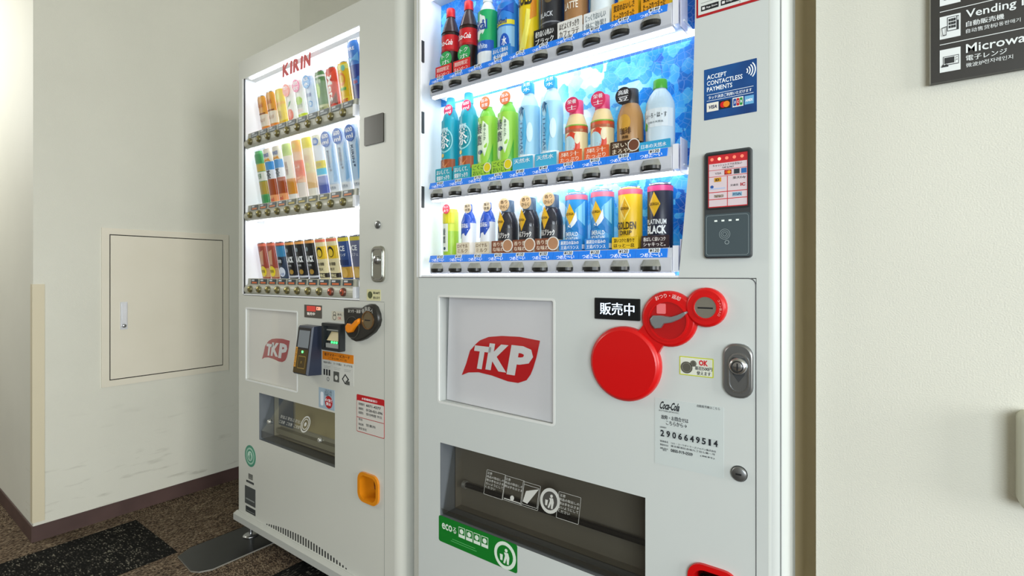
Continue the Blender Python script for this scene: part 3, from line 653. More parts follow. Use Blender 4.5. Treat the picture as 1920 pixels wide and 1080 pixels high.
b.box(bx_[0], bx_[0] + .23 * w, yy, .9995, z + .155 * h, z + .325 * h, M('#f1ede2', .5)); b.text('VISA', bx_[0] + .03 * w, z + .205 * h, h * .07, yy - .0003, M('#23305f', .5), w=.17 * w, bold=.03, shear=.2)
b.box(bx_[1], bx_[1] + .22 * w, yy, .9995, z + .165 * h, z + .325 * h, M('#16161a', .5)); b.fdisc(bx_[1] + .08 * w, z + .245 * h, .062 * w, yy - .0002, M('#d8181f', .5)); b.fdisc(bx_[1] + .14 * w, z + .245 * h, .062 * w, yy - .0003, M('#f08c1a', .5))
b.box(bx_[2], bx_[2] + .20 * w, yy, .9995, z + .155 * h, z + .335 * h, M('#eceee9', .5))
for k, c in enumerate(('#1c4ea1', '#c8202c', '#169043')): b.rrect(bx_[2] + (.015 + .06 * k) * w, bx_[2] + (.067 + .06 * k) * w, z + .175 * h, z + .315 * h, .0015, yy - .0003, yy, M(c, .5)); b.text('JCB'[k], bx_[2] + (.03 + .06 * k) * w, z + .22 * h, h * .05, yy - .0006, wt, w=.025 * w, bold=.03)
b.box(bx_[3], bx_[3] + .165 * w, yy, .9995, z + .165 * h, z + .325 * h, M('#6fb3e2', .5)); b.text('AMEX', bx_[3] + .015 * w, z + .215 * h, h * .05, yy - .0003, wt, w=.135 * w, bold=.03)
b.build('payment_sticker', rm, O, 'navy sticker reading accept contactless payments')
# card reader
x, z1 = PX(1322.8, 288.5); x1 = UX(1411.4); z0 = PX(1322.8, 485)[1]; zm = PX(1322.8, 402)[1]
b = B(); b.rrect(x, x1, z0, z1, .006, .990, 1.001, M('#3b3f42', .4), bev=.003); cr = b.build('card_reader', rm, O, 'dark grey card reader with a lit notice')
b = B(); sx_, sz_, sw, sh_ = x + .008, zm + .010, (x1 - x) - .014, z1 - zm - .018
b.ringr(sx_ - .003, sx_ + sw + .003, sz_ - .003, sz_ + sh_ + .003, .003, .003, .988, .991, M('#232629', .4)); pk = M('#d9c9cf', .5, emit=.1); rd = M('#c2242c', .5, emit=.15)
b.box(sx_, sx_ + sw, .9893, .9897, sz_, sz_ + sh_, rd)
y = .9889
def cell(a, c, p, q): b.box(sx_ + a * sw, sx_ + p * sw, y + .0002, y + .0005, sz_ + c * sh_, sz_ + q * sh_, pk)
cell(.02, .72, .98, .84); cell(.02, .595, .98, .71)
for k, (c, q) in enumerate(((.30, .585), (.165, .285), (.02, .15))): cell(.02, c, .485, q); cell(.505, c, .98, q)
b.text('キャッシュレスでお支払い', sx_ + .12 * sw, sz_ + .78 * sh_, .0045, y, ink, w=.74 * sw, bold=.02); b.text('TAP & PAY', sx_ + .36 * sw, sz_ + .735 * sh_, .003, y, ink, w=.3 * sw, bold=.02)
for k in range(5): b.fdisc(sx_ + (.1 + .19 * k) * sw, sz_ + .925 * sh_, .003, y, M('#ff8a70', .5, emit=3.5 if k == 1 else .3), 12)
def chip(a, c, p, q, col): b.box(sx_ + a * sw, sx_ + p * sw, y - .0001, y + .0002, sz_ + c * sh_, sz_ + q * sh_, M(col, .5))
chip(.42, .61, .60, .70, '#a31c22'); b.fdisc(sx_ + .48 * sw, sz_ + .655 * sh_, .003, y - .0002, M('#e0481c', .5)); b.fdisc(sx_ + .54 * sw, sz_ + .655 * sh_, .003, y - .0003, M('#f2a01c', .5))
b.text('VISA', sx_ + .18 * sw, sz_ + .63 * sh_, .004, y, ink, w=.16 * sw); chip(.66, .61, .80, .70, '#303844'); chip(.84, .61, .97, .70, '#2a6cb4'); chip(.16, .49, .34, .57, '#d89a1c'); b.text('iD', sx_ + .19 * sw, sz_ + .505 * sh_, .0045, y - .0003, ink, w=.1 * sw, bold=.04)
b.text('楽天Edy', sx_ + .63 * sw, sz_ + .505 * sh_, .0055, y, ink, w=.32 * sw, bold=.03); b.fdisc(sx_ + .1 * sw, sz_ + .40 * sh_, .003, y, M('#2d5aa8', .5)); chip(.06, .35, .44, .375, '#b9c6ea'); b.text('nanaco', sx_ + .16 * sw, sz_ + .19 * sh_, .005, y, M('#6a5a2a', .5), w=.24 * sw, bold=.03)
b.text('IC', sx_ + .82 * sw, sz_ + .37 * sh_, .006, y, M('#b3222e', .5), w=.12 * sw, bold=.05); b.text('交通系', sx_ + .57 * sw, sz_ + .38 * sh_, .004, y, ink, w=.2 * sw, bold=.03); chip(.62, .19, .86, .265, '#8fb7d0'); b.text('PiTaPa', sx_ + .64 * sw, sz_ + .205 * sh_, .004, y - .0003, M('#27547c', .5), w=.2 * sw, bold=.03)
b.build('reader_notice', cr, O)
b = B(); b.rrect(x + .002, x1 - .002, z0 + .003, zm - .002, .005, .9885, .991, M('#47545a', .4)); b.ringr(x + .0045, x1 - .0045, z0 + .0055, zm - .0045, .005, .0007, .9882, .9886, M('#8a979b', .4))
cx_, cz_ = (x + x1) / 2, (z0 + zm) / 2
for k in range(4): b.box(cx_ - .022 + k * .0125, cx_ - .017 + k * .0125, .988, .9885, zm - .0165, zm - .0135, M('#e4ece8', .5, emit=.3))
for k in range(3): b.ring(cx_ - .004, cz_ + .002, .003 + k * .003, .0037 + k * .003, .9881, .9885, M('#97a3a6', .4), 20)
b.ring(cx_, cz_ - .013, .003, .004, .9881, .9885, M('#97a3a6', .4), 16); b.build('touch_pad', cr, O)
# dispensing bay
def bay(h, root, depth, flap_mat, name='dispensing_bay', knobs=True, wallm_=None):
    x0, x1, z0, z1 = h
    bm_ = wallm_ or M('#7d796e', .5); b = B()
    b.box(x0 - .01, x1 + .01, 1.0 + depth, 1.0 + depth + .004, z0 - .02, z1 + .02, bm_); b.box(x0 - .01, x1 + .01, 1.058, 1.0 + depth, z0 - .006, z0, bm_); b.box(x0 - .01, x1 + .01, 1.058, 1.0 + depth, z1, z1 + .006, bm_)
    b.box(x0 - .008, x0, 1.058, 1.0 + depth, z0, z1, bm_); b.box(x1, x1 + .008, 1.058, 1.0 + depth, z0, z1, bm_)
    return b.build(name, root, O)
bay(hd, rm, .085, smoke)
x0, x1, z0, z1 = hd
b = B(); b.add([(x0 + .004, 1.006, z0 + .004), (x1 - .004, 1.006, z0 + .004), (x1 - .004, 1.05, z1 - .012), (x0 + .004, 1.05, z1 - .012)], [(0, 1, 2, 3)], smoke)
b.add([(x0 + .004, 1.006, z0 + .004), (x1 - .004, 1.006, z0 + .004), (x1 - .004, 1.0, z0 + .022), (x0 + .004, 1.0, z0 + .022)], [(0, 1, 2, 3)], smoke)
fl = b.build('flap', rm, O, 'smoked plastic flap')
def flap_y(z): return 1.006 + (z - z0) / (z1 - .012 - z0) * .044 - .0012
pw = M('#cfcfca', .5)
b = B()
def FP(u, v): # print on the flap
    y_ = 1.02
    for _ in range(4): X_, Z_ = PX(u, v, y_); y_ = flap_y(Z_)
    return X_, Z_
for k, (ua, ub, va, vb) in enumerate(((913, 950, 880, 928), (947, 985, 891, 938), (981, 1015, 902, 949), (1048, 1091, 921, 972))):
    xa, zt_ = FP(ua, va); xb_ = FP(ub, va)[0]; zq = FP(ua, vb)[1]
    s0 = B(); s0.ringr(xa, xb_, zq, zt_, .002, .0007, 0, .0002, pw)
    if k in (0, 1, 3):
        for j, t in enumerate(('注意', '商品の取出しの', '際は手をはさま', 'ないようにして', 'ください')):
            if k == 1 and j > 2: break
            s0.text(t, xa + .003, zt_ - .010 - j * .0085, .006, 0, pw, w=min((xb_ - xa) - .006, .008 * len(t)))
    if k == 1: s0.disc((xa + xb_) / 2, zq + .010, .006, -.0002, 0, pw, 14); s0.box(xa + .006, xb_ - .004, -.0002, 0, zq + .003, zq + .005, pw)
    if k == 2: s0.ringr(xa + .003, xb_ - .003, zq + .004, zt_ - .006, .001, .0008, 0, .0002, pw); s0.fpoly([(xa + .006, zq + .010), (xa + .020, zq + .008), (xb_ - .004, zt_ - .008), (xa + .012, zt_ - .020)], 0, pw)
    b.v  # joined below
    n0 = len(b.v)
    for m_ in s0.mats:
        pass
    b.add(s0.v, s0.f, pw)
xa, za_ = FP(1031, 939); recycle(b, xa, za_, .0275, 0, pw, M('#4a4845', .5))
b.v = [(x_, flap_y(z_) + y_, z_) for x_, y_, z_ in b.v]; b.build('flap_print', fl, O)
rx0, rz0 = PX(864, 912, 1.055); rx1 = PX(1208, 1030, 1.055)[0]
b = B(); b.tube([(rx0, 1.072, rz0), (x1 - .006, 1.072, rz0)], .007, M('#2c2b2a', .25, .7)); b.build('bay_rod', rm, O)
b = B(); b.tube([(rx0 - .004, 1.072, rz0), (rx0 + .006, 1.072, rz0)], .011, M('#b9b9b4', .3, .6)); b.build('rod_end', rm, O)
# coin return cup
def cup(h, root, mt, deep, bevel=.004):
    x0, x1, z0, z1 = h; w = x1 - x0; hh = z1 - z0
    out = rr(x0, x1, z0, z1, min(w, hh) * .30, 7)
    b = B(); cx = (x0 + x1) / 2; cz = (z0 + z1) / 2
    inn = [(cx + (x - cx) * .78, cz + (z - cz) * .80) for x, z in out]; inn2 = [(cx + (x - cx) * .70, cz + (z - cz) * .72) for x, z in out]
    n = len(out); b.loop(out, inn, .993, 1.004, mt, False)
    vs = [(x, .993, z) for x, z in inn] + [(x, 1.045, z) for x, z in inn2]
    b.add(vs, [(i, (i + 1) % n, (i + 1) % n + n, i + n) for i in range(n)], mt, True); b.add(vs[n:], [tuple(range(n))], deep)
    return b.build('coin_return', root, O), inn
cu, inn = cup(hc, rm, redm, M('#5a0c10', .4))
cu['label'] = 'red coin return cup'
b = B(); fx0, fx1, fz0, fz1 = hc[0] + .018, hc[1] - .012, hc[2] + .02, hc[3] - .026
b.rrect(fx0, fx1, fz0, fz1, .006, 1.012, 1.015, glassy('dark_red_flap', (.25, .06, .07, 1), .08)); b.text('おつり・返却', fx0 + .004, fz1 - .012, .007, 1.0112, M('#d9a2a0', .5), w=fx1 - fx0 - .008); b.ring((fx0 + fx1) / 2, fz1 - .03, .009, .0105, 1.0112, 1.012, M('#c98f8d', .5), 18); b.build('return_flap', cu, O)

# ---- left machine
LX0, LX1 = -2.118, -1.137
LT, LBt = 1.917, .105
lm = thing('vending_machine', (-1.63, 1.3, 0), 'white vending machine with three lit shelves and black coin slot, at left', 'vending machine')
O = lm.location
KW0, KW1 = UX(457), UX(674); KZ0 = .5 * (zr(457, 553) + zr(672, 558)); KZ1 = .5 * (zr(457, 146.4) + zr(674, 49.2))
KS = UX(721); KD = 1.09
b = B(); b.box(LX0 + .012, LX1 - .015, KD + .01, 1.60, .08, LT - .005, M('#c4c1b0', .5)); b.box(LX0 + .03, LX1 - .03, KD - .001, KD + .01, .1, LT - .03, dark); b.build('cabinet', lm, O)
b = B(); vplan(b, edge_plan(KS + .0, LX1, KD, .032, 1), LBt, LT, white2); b.build('door_edge', lm, O)
b = B(); vplan(b, edge_plan(UX(455), LX0, KD, .012, -1)[::-1], LBt, LT, white2); b.build('door_edge', lm, O)
b = B(); b.box(KW1, KS, 1.0, KD, KZ0 - .006, LT, white2); b.build('door_stile', lm, O)
b = B(); b.box(UX(455), KW1, 1.0, KD, KZ1, LT, white2); b.build('header', lm, O)
b = B(); b.box(UX(455) - .002, KW0 + .001, .9985, 1.004, KZ0, KZ1, M('#f6f7f8', .3)); b.box(KW0 + .001, KW0 + .0045, .9995, 1.004, KZ0, KZ1, dark); b.build('window_trim', lm, O)
kb = hole_px(461, 578, 557, 585, 710, 735.5)
kd = hole_px(486, 736, 628, 774.6, 824, 877)
kc = hole_px(673.5, 882, 712, 893, 937, 950)
b = B(); holed(b, UX(455), KS - .001, LBt, KZ0 - .006, 1.0, .06, [kb, kd, (kc[0] + .007, kc[1] - .007, kc[2] + .009, kc[3] - .009)], white2, {1: M('#6c7176', .3)}); b.build('lower_door', lm, O)
b = B(); b.tube([(KS - .0005, 1.0004, KZ0 - .009), (KS - .0005, 1.0004, LBt)], .0009, M('#8d8f8a', .6), 6); b.tube([(KW1 - .004, 1.0004, KZ0 - .006), (KS, 1.0004, KZ0 - .006)], .0008, M('#8d8f8a', .6), 6); b.build('door_gap', lm, O)
# base rail, vents, feet
b = B(); b.add([(x, y, z) for x in (LX0 - .002, LX1 - .01) for y, z in ((.984, .080), (1.09, .080), (1.09, .112), (.998, .112), (.984, .104))], [(0, 1, 2, 3, 4), (9, 8, 7, 6, 5), (0, 5, 6, 1), (1, 6, 7, 2), (2, 7, 8, 3), (3, 8, 9, 4), (4, 9, 5, 0)], shade); b.build('base_rail', lm, O)
b = B(); nv = 31
for i in range(nv):
    t = i / (nv - 1); x = UX(500) + (UX(648) - UX(500)) * t; hgt = .004 + .024 * (1 - (2 * t - 1) ** 2)
    b.box(x, x + .0058, .9990, 1.0005, .118, .118 + hgt, dark)
o = b.build('vent_slots', lm, O, 'row of narrow dark vent slots'); o['kind'] = 'stuff'
for lx in (-2.082, -1.18):
    for ly in (1.035, 1.54):
        b = B(); b.lathe([(.007, .012), (.007, .085)], chrome, lx, ly, 12); f_ = b.build('foot', lm, O)
        b = B(); b.lathe([(0, .0065), (.030, .0065), (.030, .010), (.022, .013), (.008, .015), (0, .015)], chrome, lx, ly, 20); b.build('foot_pad', f_, O)
# window interior
KBK = 1.0845
back = M('#f2f4fa', .5, emit=.7)
b = B(); b.box(KW0 - .012, KW0, 1.002, KBK, KZ0, KZ1, inner); b.build('window_side', lm, O)
b = B(); b.box(KW1, KW1 + .012, 1.002, KBK, KZ0, KZ1, inner); b.build('window_side', lm, O)
krow = [((469.8, 266), (644.9, 210.9)), ((469.6, 403.6), (643.9, 378.3)), ((470.2, 542.8), (643, 547))]
KB = [.5 * (zr(*a) + zr(*c)) for a, c in krow]
KZM = KB[0] + .036; YT = KBK - (KZ1 - KZM) * .165
b = B(); b.box(KW0, KW1, KBK, KBK + .004, KZ0, KZM, back); bd = b.build('backdrop', lm, O, 'glowing white back panel')
b = B(); b.add([(KW0, KBK, KZM), (KW1, KBK, KZM), (KW1, YT, KZ1), (KW0, YT, KZ1), (KW0, KBK + .004, KZM), (KW1, KBK + .004, KZM), (KW1, YT + .004, KZ1), (KW0, YT + .004, KZ1)], [(0, 1, 2, 3), (7, 6, 5, 4), (0, 4, 5, 1), (1, 5, 6, 2), (2, 6, 7, 3), (3, 7, 4, 0)], back); b.build('backdrop', lm, O, 'glowing white back panel')
b = B(); b.box(KW0, KW1, 1.0, KBK, KZ0 - .004, KZ0 + .001, inner); b.build('window_sill', lm, O)
YK = 1.0064
b = B(); kx0_, kz0_ = PX(529.5, 145.5, YK); kx1_, kz1_ = PX(582, 98.5, YK); khh = PX(532, 120.5, YK)[1] - PX(532, 145, YK)[1]
xx = kx0_; km = M('#d22a2c', .5)
for ch, wf in (('K', .25), ('I', .08), ('R', .235), ('I', .08), ('N', .235)):
    b.text(ch, xx, kz0_, khh, YK, km, w=(kx1_ - kx0_) * wf, bold=.055, shear=.05); xx += (kx1_ - kx0_) * (wf + .03)
b.build('brand_lettering', lm, O, 'red capital letters on the window')
KX0, KXP = UX(470), (UX(644.3) - UX(470)) / 9
bk0 = B(); bk0.knob([(.0145, 0), (.0145, .003), (.0125, .007), (.0115, .0075)], M('#6f6a4c', .3, .6), 0, 0, 0, 16); bk0.knob([(.0115, .0072), (.008, .0105), (0, .0118)], M('#a79c63', .2, .7), 0, 0, 0, 16)
bk0.fdisc(.002, -.002, .0045, -.0116, M('#3c3a2c', .3), 10, 1); o = bk0.build('select_button'); KBTN = o.data; bpy.data.objects.remove(o)
bk1 = B(); bk1.knob([(.0145, 0), (.0145, .003), (.0125, .007), (.0115, .0075)], M('#6b4a40', .3, .5), 0, 0, 0, 16); bk1.knob([(.0115, .0072), (.008, .0105), (0, .0118)], M('#b2563f', .2, .4), 0, 0, 0, 16)
bk1.fdisc(.002, -.002, .0045, -.0116, M('#3c2c26', .3), 10, 1); o = bk1.build('select_button'); KBTNR = o.data; bpy.data.objects.remove(o)
kt = []
for c1, c2 in (('#4a5358', '#c8743c'), ('#5d6468', '#9aa0a2'), ('#5a5f4f', '#b9a44e'), ('#27373d', '#d0662c')):
    b = B(); b.box(-.026, .026, -.001, 0, 0, .019, M(c1, .5)); b.box(-.018, .020, -.0013, -.001, .002, .008, M(c2, .5, emit=.05)); b.box(-.02, .0, -.0013, -.001, .011, .017, M('#c9cdd0', .5)); o = b.build('price_card'); kt.append(o.data); bpy.data.objects.remove(o)
krail = M('#b9b8a8', .4)
for r in range(3):
    zc = KB[r]
    b = B(); prof = [(1.012, zc - .020)] + [(1.012 - .013 * math.cos(math.radians(a)), zc - .002 + .018 * math.sin(math.radians(a))) for a in (-75, -50, -25, 0, 25, 50, 75)] + [(1.014, zc + .018), (1.016, zc + .042), (1.024, zc + .042), (1.024, zc - .02)]
    n = len(prof); xa, xb_ = KW0 + .004, KW1 - .035
    b.add([(x, y, z) for x in (xa, xb_) for y, z in prof], [(i, (i + 1) % n, (i + 1) % n + n, i + n) for i in range(n)] + [tuple(range(n - 1, -1, -1)), tuple(range(n, 2 * n))], krail)
    b.box(KW0, KW1, 1.024, KBK, zc + .034, zc + .0375, inner); b.box(xb_ + .001, xb_ + .012, 1.0, 1.03, zc - .018, zc + .018, M('#eceef2', .3))
    sh = b.build('shelf', lm, O)
    for i in range(10):
        x = KX0 + KXP * i
        place('select_button', KBTNR if (r == 2 and i > 7) else KBTN, sh, (x, 1.0, zc))
        o = place('price_card', kt[3 if r == 2 else (2 if r == 1 and 4 <= i <= 7 else (0 if r == 1 else 1))], sh, (x + .004, 1.0125, zc + .0205)); o.rotation_euler.x = -.08
    b = B(); b.box(KW0 + .01, KW1 - .01, 1.016, 1.028, zc - .0235, zc - .0205, led2); b.build('light_strip', sh, O, 'white light strip')
b = B(); b.box(KW0 + .03, KW1, 1.008, 1.018, KZ1 - .004, KZ1, led2); b.build('light_strip', lm, O, 'white light strip')
b = B(); b.box(KW0 + .005, KW1, 1.0045, 1.006, KB[0] + .044, KZ1 - .001, pane)
for hi, lo in ((KB[0] - .022, KB[1] + .044), (KB[1] - .022, KB[2] + .044)): pass
b.build('window_pane', lm, O)
for hi, lo in ((KB[0] - .022, KB[1] + .044), (KB[1] - .022, KB[2] + .044)):
    b = B(); b.box(KW0 + .005, KW1, 1.0045, 1.006, lo, hi, pane); b.build('window_pane', lm, O)
# fittings on the stile
def krect(u0, v0, u1, v1):                     # corner pixels at the left side / right x
    x0, z1 = PX(u0, v0); return x0, UX(u1), PX(u0, v1)[1], z1
x0, x1, z0, z1 = krect(684.6, 221.6, 720.6, 274.5); b = B(); b.rrect(x0, x1, z0, z1, .003, .996, 1.001, M('#2b2a22', .25)); b.build('sensor_window', lm, O, 'dark glossy rectangular sensor window')
ox, oz = PX(709, 421.5); b = B(); b.knob([(.012, 0), (.012, .004), (.009, .006), (0, .006)], steel, ox, oz, 1.0, 20); b.box(ox - .002, ox + .002, .9935, .9942, oz - .005, oz + .005, dark); b.build('key_lock', lm, O)
x0, x1, z0, z1 = krect(698.5, 462, 722.5, 529)
b = B(); b.rrect(x0, x1, z0, z1, .018, .993, 1.001, M('#a7a79c', .3, .8), bev=.003); b.ringr(x0 + .006, x1 - .006, z0 + .008, z1 - .008, .013, .002, .991, .994, chrome); lk = b.build('lock_plate', lm, O)
b = B(); kx, kz = (x0 + x1) / 2, z1 - .042; b.knob([(.013, 0), (.013, .006), (.010, .009), (0, .009)], chrome, kx, kz, .993, 20); b.box(kx - .001, kx + .001, .9832, .984, kz - .006, kz + .006, dark); b.build('lock_cylinder', lk, O)
def kst(u0, v0, u1, v1, mat, r=.001): 
    x0, x1, z0, z1 = krect(u0, v0, u1, v1); b = B(); b.rrect(x0, x1, z0, z1, r, .9993, 1.0003, mat); return b, x0, z0, x1 - x0, z1 - z0
ky = .9989
b, x, z, w, h = kst(688, 542.5, 714, 563, M('#d6d2a2', .5)); b.disc(x + .25 * w, z + .5 * h, .011, ky, .9994, M('#5d6642', .4, .4), 16); b.text('新500円', x + .48 * w, z + .58 * h, .008, ky, ink, w=.46 * w, bold=.04); b.text('使えます', x + .48 * w, z + .15 * h, .008, ky, ink, w=.46 * w, bold=.04); b.build('coin_sticker', lm, O, 'small yellow coin sticker')
# poster bay
x0, x1, z0, z1 = kb
b = B(); b.ringr(x0 - .004, x1 + .004, z0 - .004, z1 + .004, .008, .0055, .999, 1.004, M('#e9ebea', .3)); b.build('poster_frame', lm, O)
b = B(); b.box(x0, x1, 1.012, 1.014, z0, z1, M('#eceae4', .5)); pb = b.build('poster', lm, O, 'white poster with a faded red flag logo')
lx0, lz1 = PX(491.5, 630, 1.012); lx1 = UX(543.5, 1.012); b = B(); tkp_logo(b, lx0, lx1, lz1 - (lx1 - lx0) * .56, lz1, 1.0112, M('#b4444a', .45)); b.build('logo', pb, O)
b = B(); b.box(x0, x1, 1.003, 1.0045, z0, z1, clearp); b.build('cover_pane', lm, O)
# red display
x0, x1, z0, z1 = krect(571.3, 571, 603.7, 594.6); b = B(); b.rrect(x0, x1, z0, z1, .001, .9985, 1.001, M('#54504a', .3)); hh = z1 - z0; w = x1 - x0
b.box(x0 + .15 * w, x0 + .66 * w, .998, .9985, z0 + .5 * hh, z0 + .92 * hh, M('#c23a30', .4, emit=.5)); b.text('120', x0 + .72 * w, z0 + .62 * hh, .012, .9978, M('#ff9a80', .5, emit=1.6), w=.24 * w, bold=.05); b.text('販売中', x0 + .18 * w, z0 + .2 * hh, .010, .9978, M('#f2ece4', .5, emit=.4), w=.45 * w, bold=.04); b.build('display', lm, O, 'small red lit display')
b, x, z, w, h = kst(622, 583, 644.5, 600.5, M('#d2cdbb', .5)); b.ring(x + .25 * w, z + .35 * h, .008, .0095, ky, .9994, ink, 16); b.ring(x + .25 * w, z + .72 * h, .006, .0075, ky, .9994, ink, 14); b.text('新札', x + .5 * w, z + .55 * h, .008, ky, ink, w=.4 * w); b.text('OK', x + .52 * w, z + .15 * h, .009, ky, M('#c8504a', .5), w=.3 * w); b.build('banknote_sticker', lm, O)
# card reader: wedge, thicker at its foot
xa, xb_ = UX(576), UX(603); za_, zb2 = PX(603, 703)[1], PX(603, 611)[1]; dt, db_ = .034, .055
navy = noisy('navy_plastic', '#232a3c', '#2c3448', 6, .4)
b = B(); vs = []
def wedge_sec(s): # section shrunk for soft rim
    return None
P = [(xa, 1.0, za_), (xb_, 1.0, za_), (xb_, 1.0, zb2), (xa, 1.0, zb2), (xa, 1 - db_ + .006, za_ + .004), (xb_, 1 - db_ + .006, za_ + .004), (xb_, 1 - dt + .006, zb2 - .001), (xa, 1 - dt + .006, zb2 - .001),
     (xa + .004, 1 - db_, za_ + .010), (xb_ - .004, 1 - db_, za_ + .010), (xb_ - .004, 1 - dt, zb2 - .006), (xa + .004, 1 - dt, zb2 - .006)]
b.add(P, [(0, 1, 5, 4), (1, 2, 6, 5), (2, 3, 7, 6), (3, 0, 4, 7), (4, 5, 9, 8), (5, 6, 10, 9), (6, 7, 11, 10), (7, 4, 8, 11), (8, 9, 10, 11)], navy)
wr = b.build('card_reader', lm, O, 'dark wedge-shaped card reader')
def wf(b): # flat print laid on the wedge front: x in 0..1, z in 0..1
    xl, xr, zl, zh = xa + .004, xb_ - .004, za_ + .010, zb2 - .006
    b.v = [(xl + x * (xr - xl), 1 - db_ + z * (db_ - dt) + y - .0004, zl + z * (zh - zl)) for x, y, z in b.v]; return b
b = B(); b.frect(.0, 1, 0, 1, 0, M('#17171c', .35), 2, 2); b.frect(.02, .98, .0, .52, -.0004, M('#4a3a16', .3), 2, 2); b.frect(.0, .17, .12, .56, -.0007, M('#d09330', .45), 1, 1); b.text('ICカード', .03, .53, .12, -.001, ink, w=.38, vert=True); wf(b).build('reader_front', wr, O)
b = B(); b.frect(.12, .94, .56, .94, -.0006, M('#7f868d', .2, emit=.05), 2, 2); wf(b).build('screen', wr, O)
b = B(); b.ringr(.28, .86, .10, .38, .05, .02, -.0012, -.0006, M('#8c7230', .4)); b.fdisc(.56, .24, .03, -.0012, M('#a08238', .4)); wf(b).build('touch_mark', wr, O)
b = B(); b.fdisc(.56, .47, .075, -.0013, M('#54ff72', .4, emit=4.0), 14, 1, .028); wf(b).build('indicator_light', wr, O, 'lit green indicator')
# banknote slot
x0, x1, z0, z1 = krect(613, 604, 647.5, 654)
b = B(); b.ringr(x0, x1, z0, z1, .004, .009, .980, 1.001, M('#24282b', .35)); b.box(x0 + .006, x1 - .006, .998, 1.001, z0 + .006, z1 - .006, M('#3a3d3c', .4)); bn = b.build('banknote_slot', lm, O, 'black framed banknote slot with green lights')
w, hh = x1 - x0, z1 - z0
b = B(); b.add([(x0 + .2 * w, .986, z0 + .36 * hh), (x0 + .85 * w, .986, z0 + .36 * hh), (x0 + .85 * w, .997, z0 + .68 * hh), (x0 + .3 * w, .997, z0 + .68 * hh)], [(0, 1, 2, 3)], M('#c9b98e', .5)); b.box(x0 + .16 * w, x0 + .86 * w, .988, .998, z0 + .72 * hh, z0 + .77 * hh, M('#aeb2ae', .3, .5)); b.box(x0 + .16 * w, x0 + .86 * w, .985, .998, z0 + .10 * hh, z0 + .26 * hh, M('#9b9d9a', .4)); b.build('slot_guide', bn, O)
b = B()
for k in range(3): b.disc(x0 + (.5 + .13 * k) * w, z0 + .31 * hh, .0035, .983, .986, M('#39f06a', .4, emit=4.0), 12)
b.build('slot_lights', bn, O)
# black coin unit
pts = [(650, 577), (660, 576), (684, 577), (690, 572), (697, 569.5), (704, 570), (710, 575), (715, 588), (716.5, 600), (714, 611), (706, 623), (690, 635), (680, 639), (672, 640), (664, 636), (656, 624), (651.5, 607), (650, 590)]
b = B(); b.domed([PX(*p) for p in pts], .986, 1.001, .006, M('#2b2b28', .3)); cu2 = b.build('coin_unit', lm, O, 'black heart-shaped coin unit')
cx, cz = PX(697, 600); b = B(); b.fdisc(cx, cz, .026, .9855, M('#9a8c70', .25, .8), 24); b.ring(cx, cz, .025, .028, .983, .987, M('#8a6a46', .3, .6), 26); b.box(cx - .014, cx + .010, .9848, .9855, cz - .0018, cz + .0018, dark); b.build('coin_slot', cu2, O)
cx, cz = PX(668, 613); b = B(); b.fdisc(cx, cz, .034, .9855, M('#1e1e1c', .3), 24); b.ring(cx, cz, .032, .0345, .984, .987, M('#46463f', .3), 26); b.build('lever_well', cu2, O)
lv = [(-.020, -.012), (-.022, .002), (-.012, .012), (.010, .010), (.030, .024), (.044, .030), (.042, .016), (.022, .000), (.010, -.014), (-.008, -.018)]
b = B(); b.domed([(cx + x - .004, cz + z) for x, z in lv], .976, .986, .003, M('#ee8a12', .35)); b.build('return_lever', cu2, O, 'orange coin return lever')
b = B(); tx, tz = PX(660, 585.5); b.text('おつり・返却', tx, tz, .011, .9855, M('#d5d5cd', .5), w=.062, bold=.03); cx, cz = PX(697, 600); arc_text(b, '硬貨投入', cx, cz, .030, 130, 24, .013, .9855, M('#d5d5cd', .5)); b.build('unit_lettering', cu2, O)
# instruction sheet, stickers
b, x, z, w, h = kst(605, 657.5, 663.5, 713, M('#cfd0ca', .4)); b.box(x, x + w, ky, .9994, z + h * .72, z + h, orange); b.text('電子マネー・ICカード', x + .07 * w, z + .85 * h, .010, ky - .0004, ink, w=.82 * w, bold=.03); b.text('ご利用方法', x + .2 * w, z + .76 * h, .007, ky - .0004, M('#6a4a14', .5), w=.6 * w)
for k in range(3): b.text(('商品を選ぶ', 'カードを選ぶ', 'タッチする')[k], x + (.04 + .33 * k) * w, z + (.60 + .0 * k) * h, .007, ky, ink, w=.26 * w, bold=.02); b.box(x + (.05 + .33 * k) * w, x + (.26 + .33 * k) * w, ky, .9993, z + .50 * h, z + .505 * h, seam); b.box(x + (.05 + .33 * k) * w, x + (.24 + .33 * k) * w, ky, .9993, z + .45 * h, z + .455 * h, seam)
for k in range(3): b.box(x + (.04 + .085 * k) * w, x + (.09 + .085 * k) * w, ky, .9993, z + .20 * h, z + .40 * h, ink)
b.ring(x + .19 * w, z + .08 * h, .005, .007, ky, .9993, seam, 12); b.rrect(x + .37 * w, x + .55 * w, z + .04 * h, z + .38 * h, .002, ky, .9993, M('#4f524e', .5)); b.disc(x + .46 * w, z + .18 * h, .008, ky - .0003, ky, M('#cfd0ca', .5), 12)
b.loop([(x + p * w, z + q * h) for p, q in ((.64, .18), (.74, .36), (.86, .20), (.74, .02))], [(x + p * w, z + q * h) for p, q in ((.67, .18), (.74, .31), (.82, .20), (.74, .07))], ky, .9993, ink); b.rrect(x + .76 * w, x + .88 * w, z - .02 * h + .004, z + .14 * h, .001, ky - .0003, .9992, M('#4f524e', .5)); b.build('instruction_sheet', lm, O, 'payment instruction sticker with orange header')
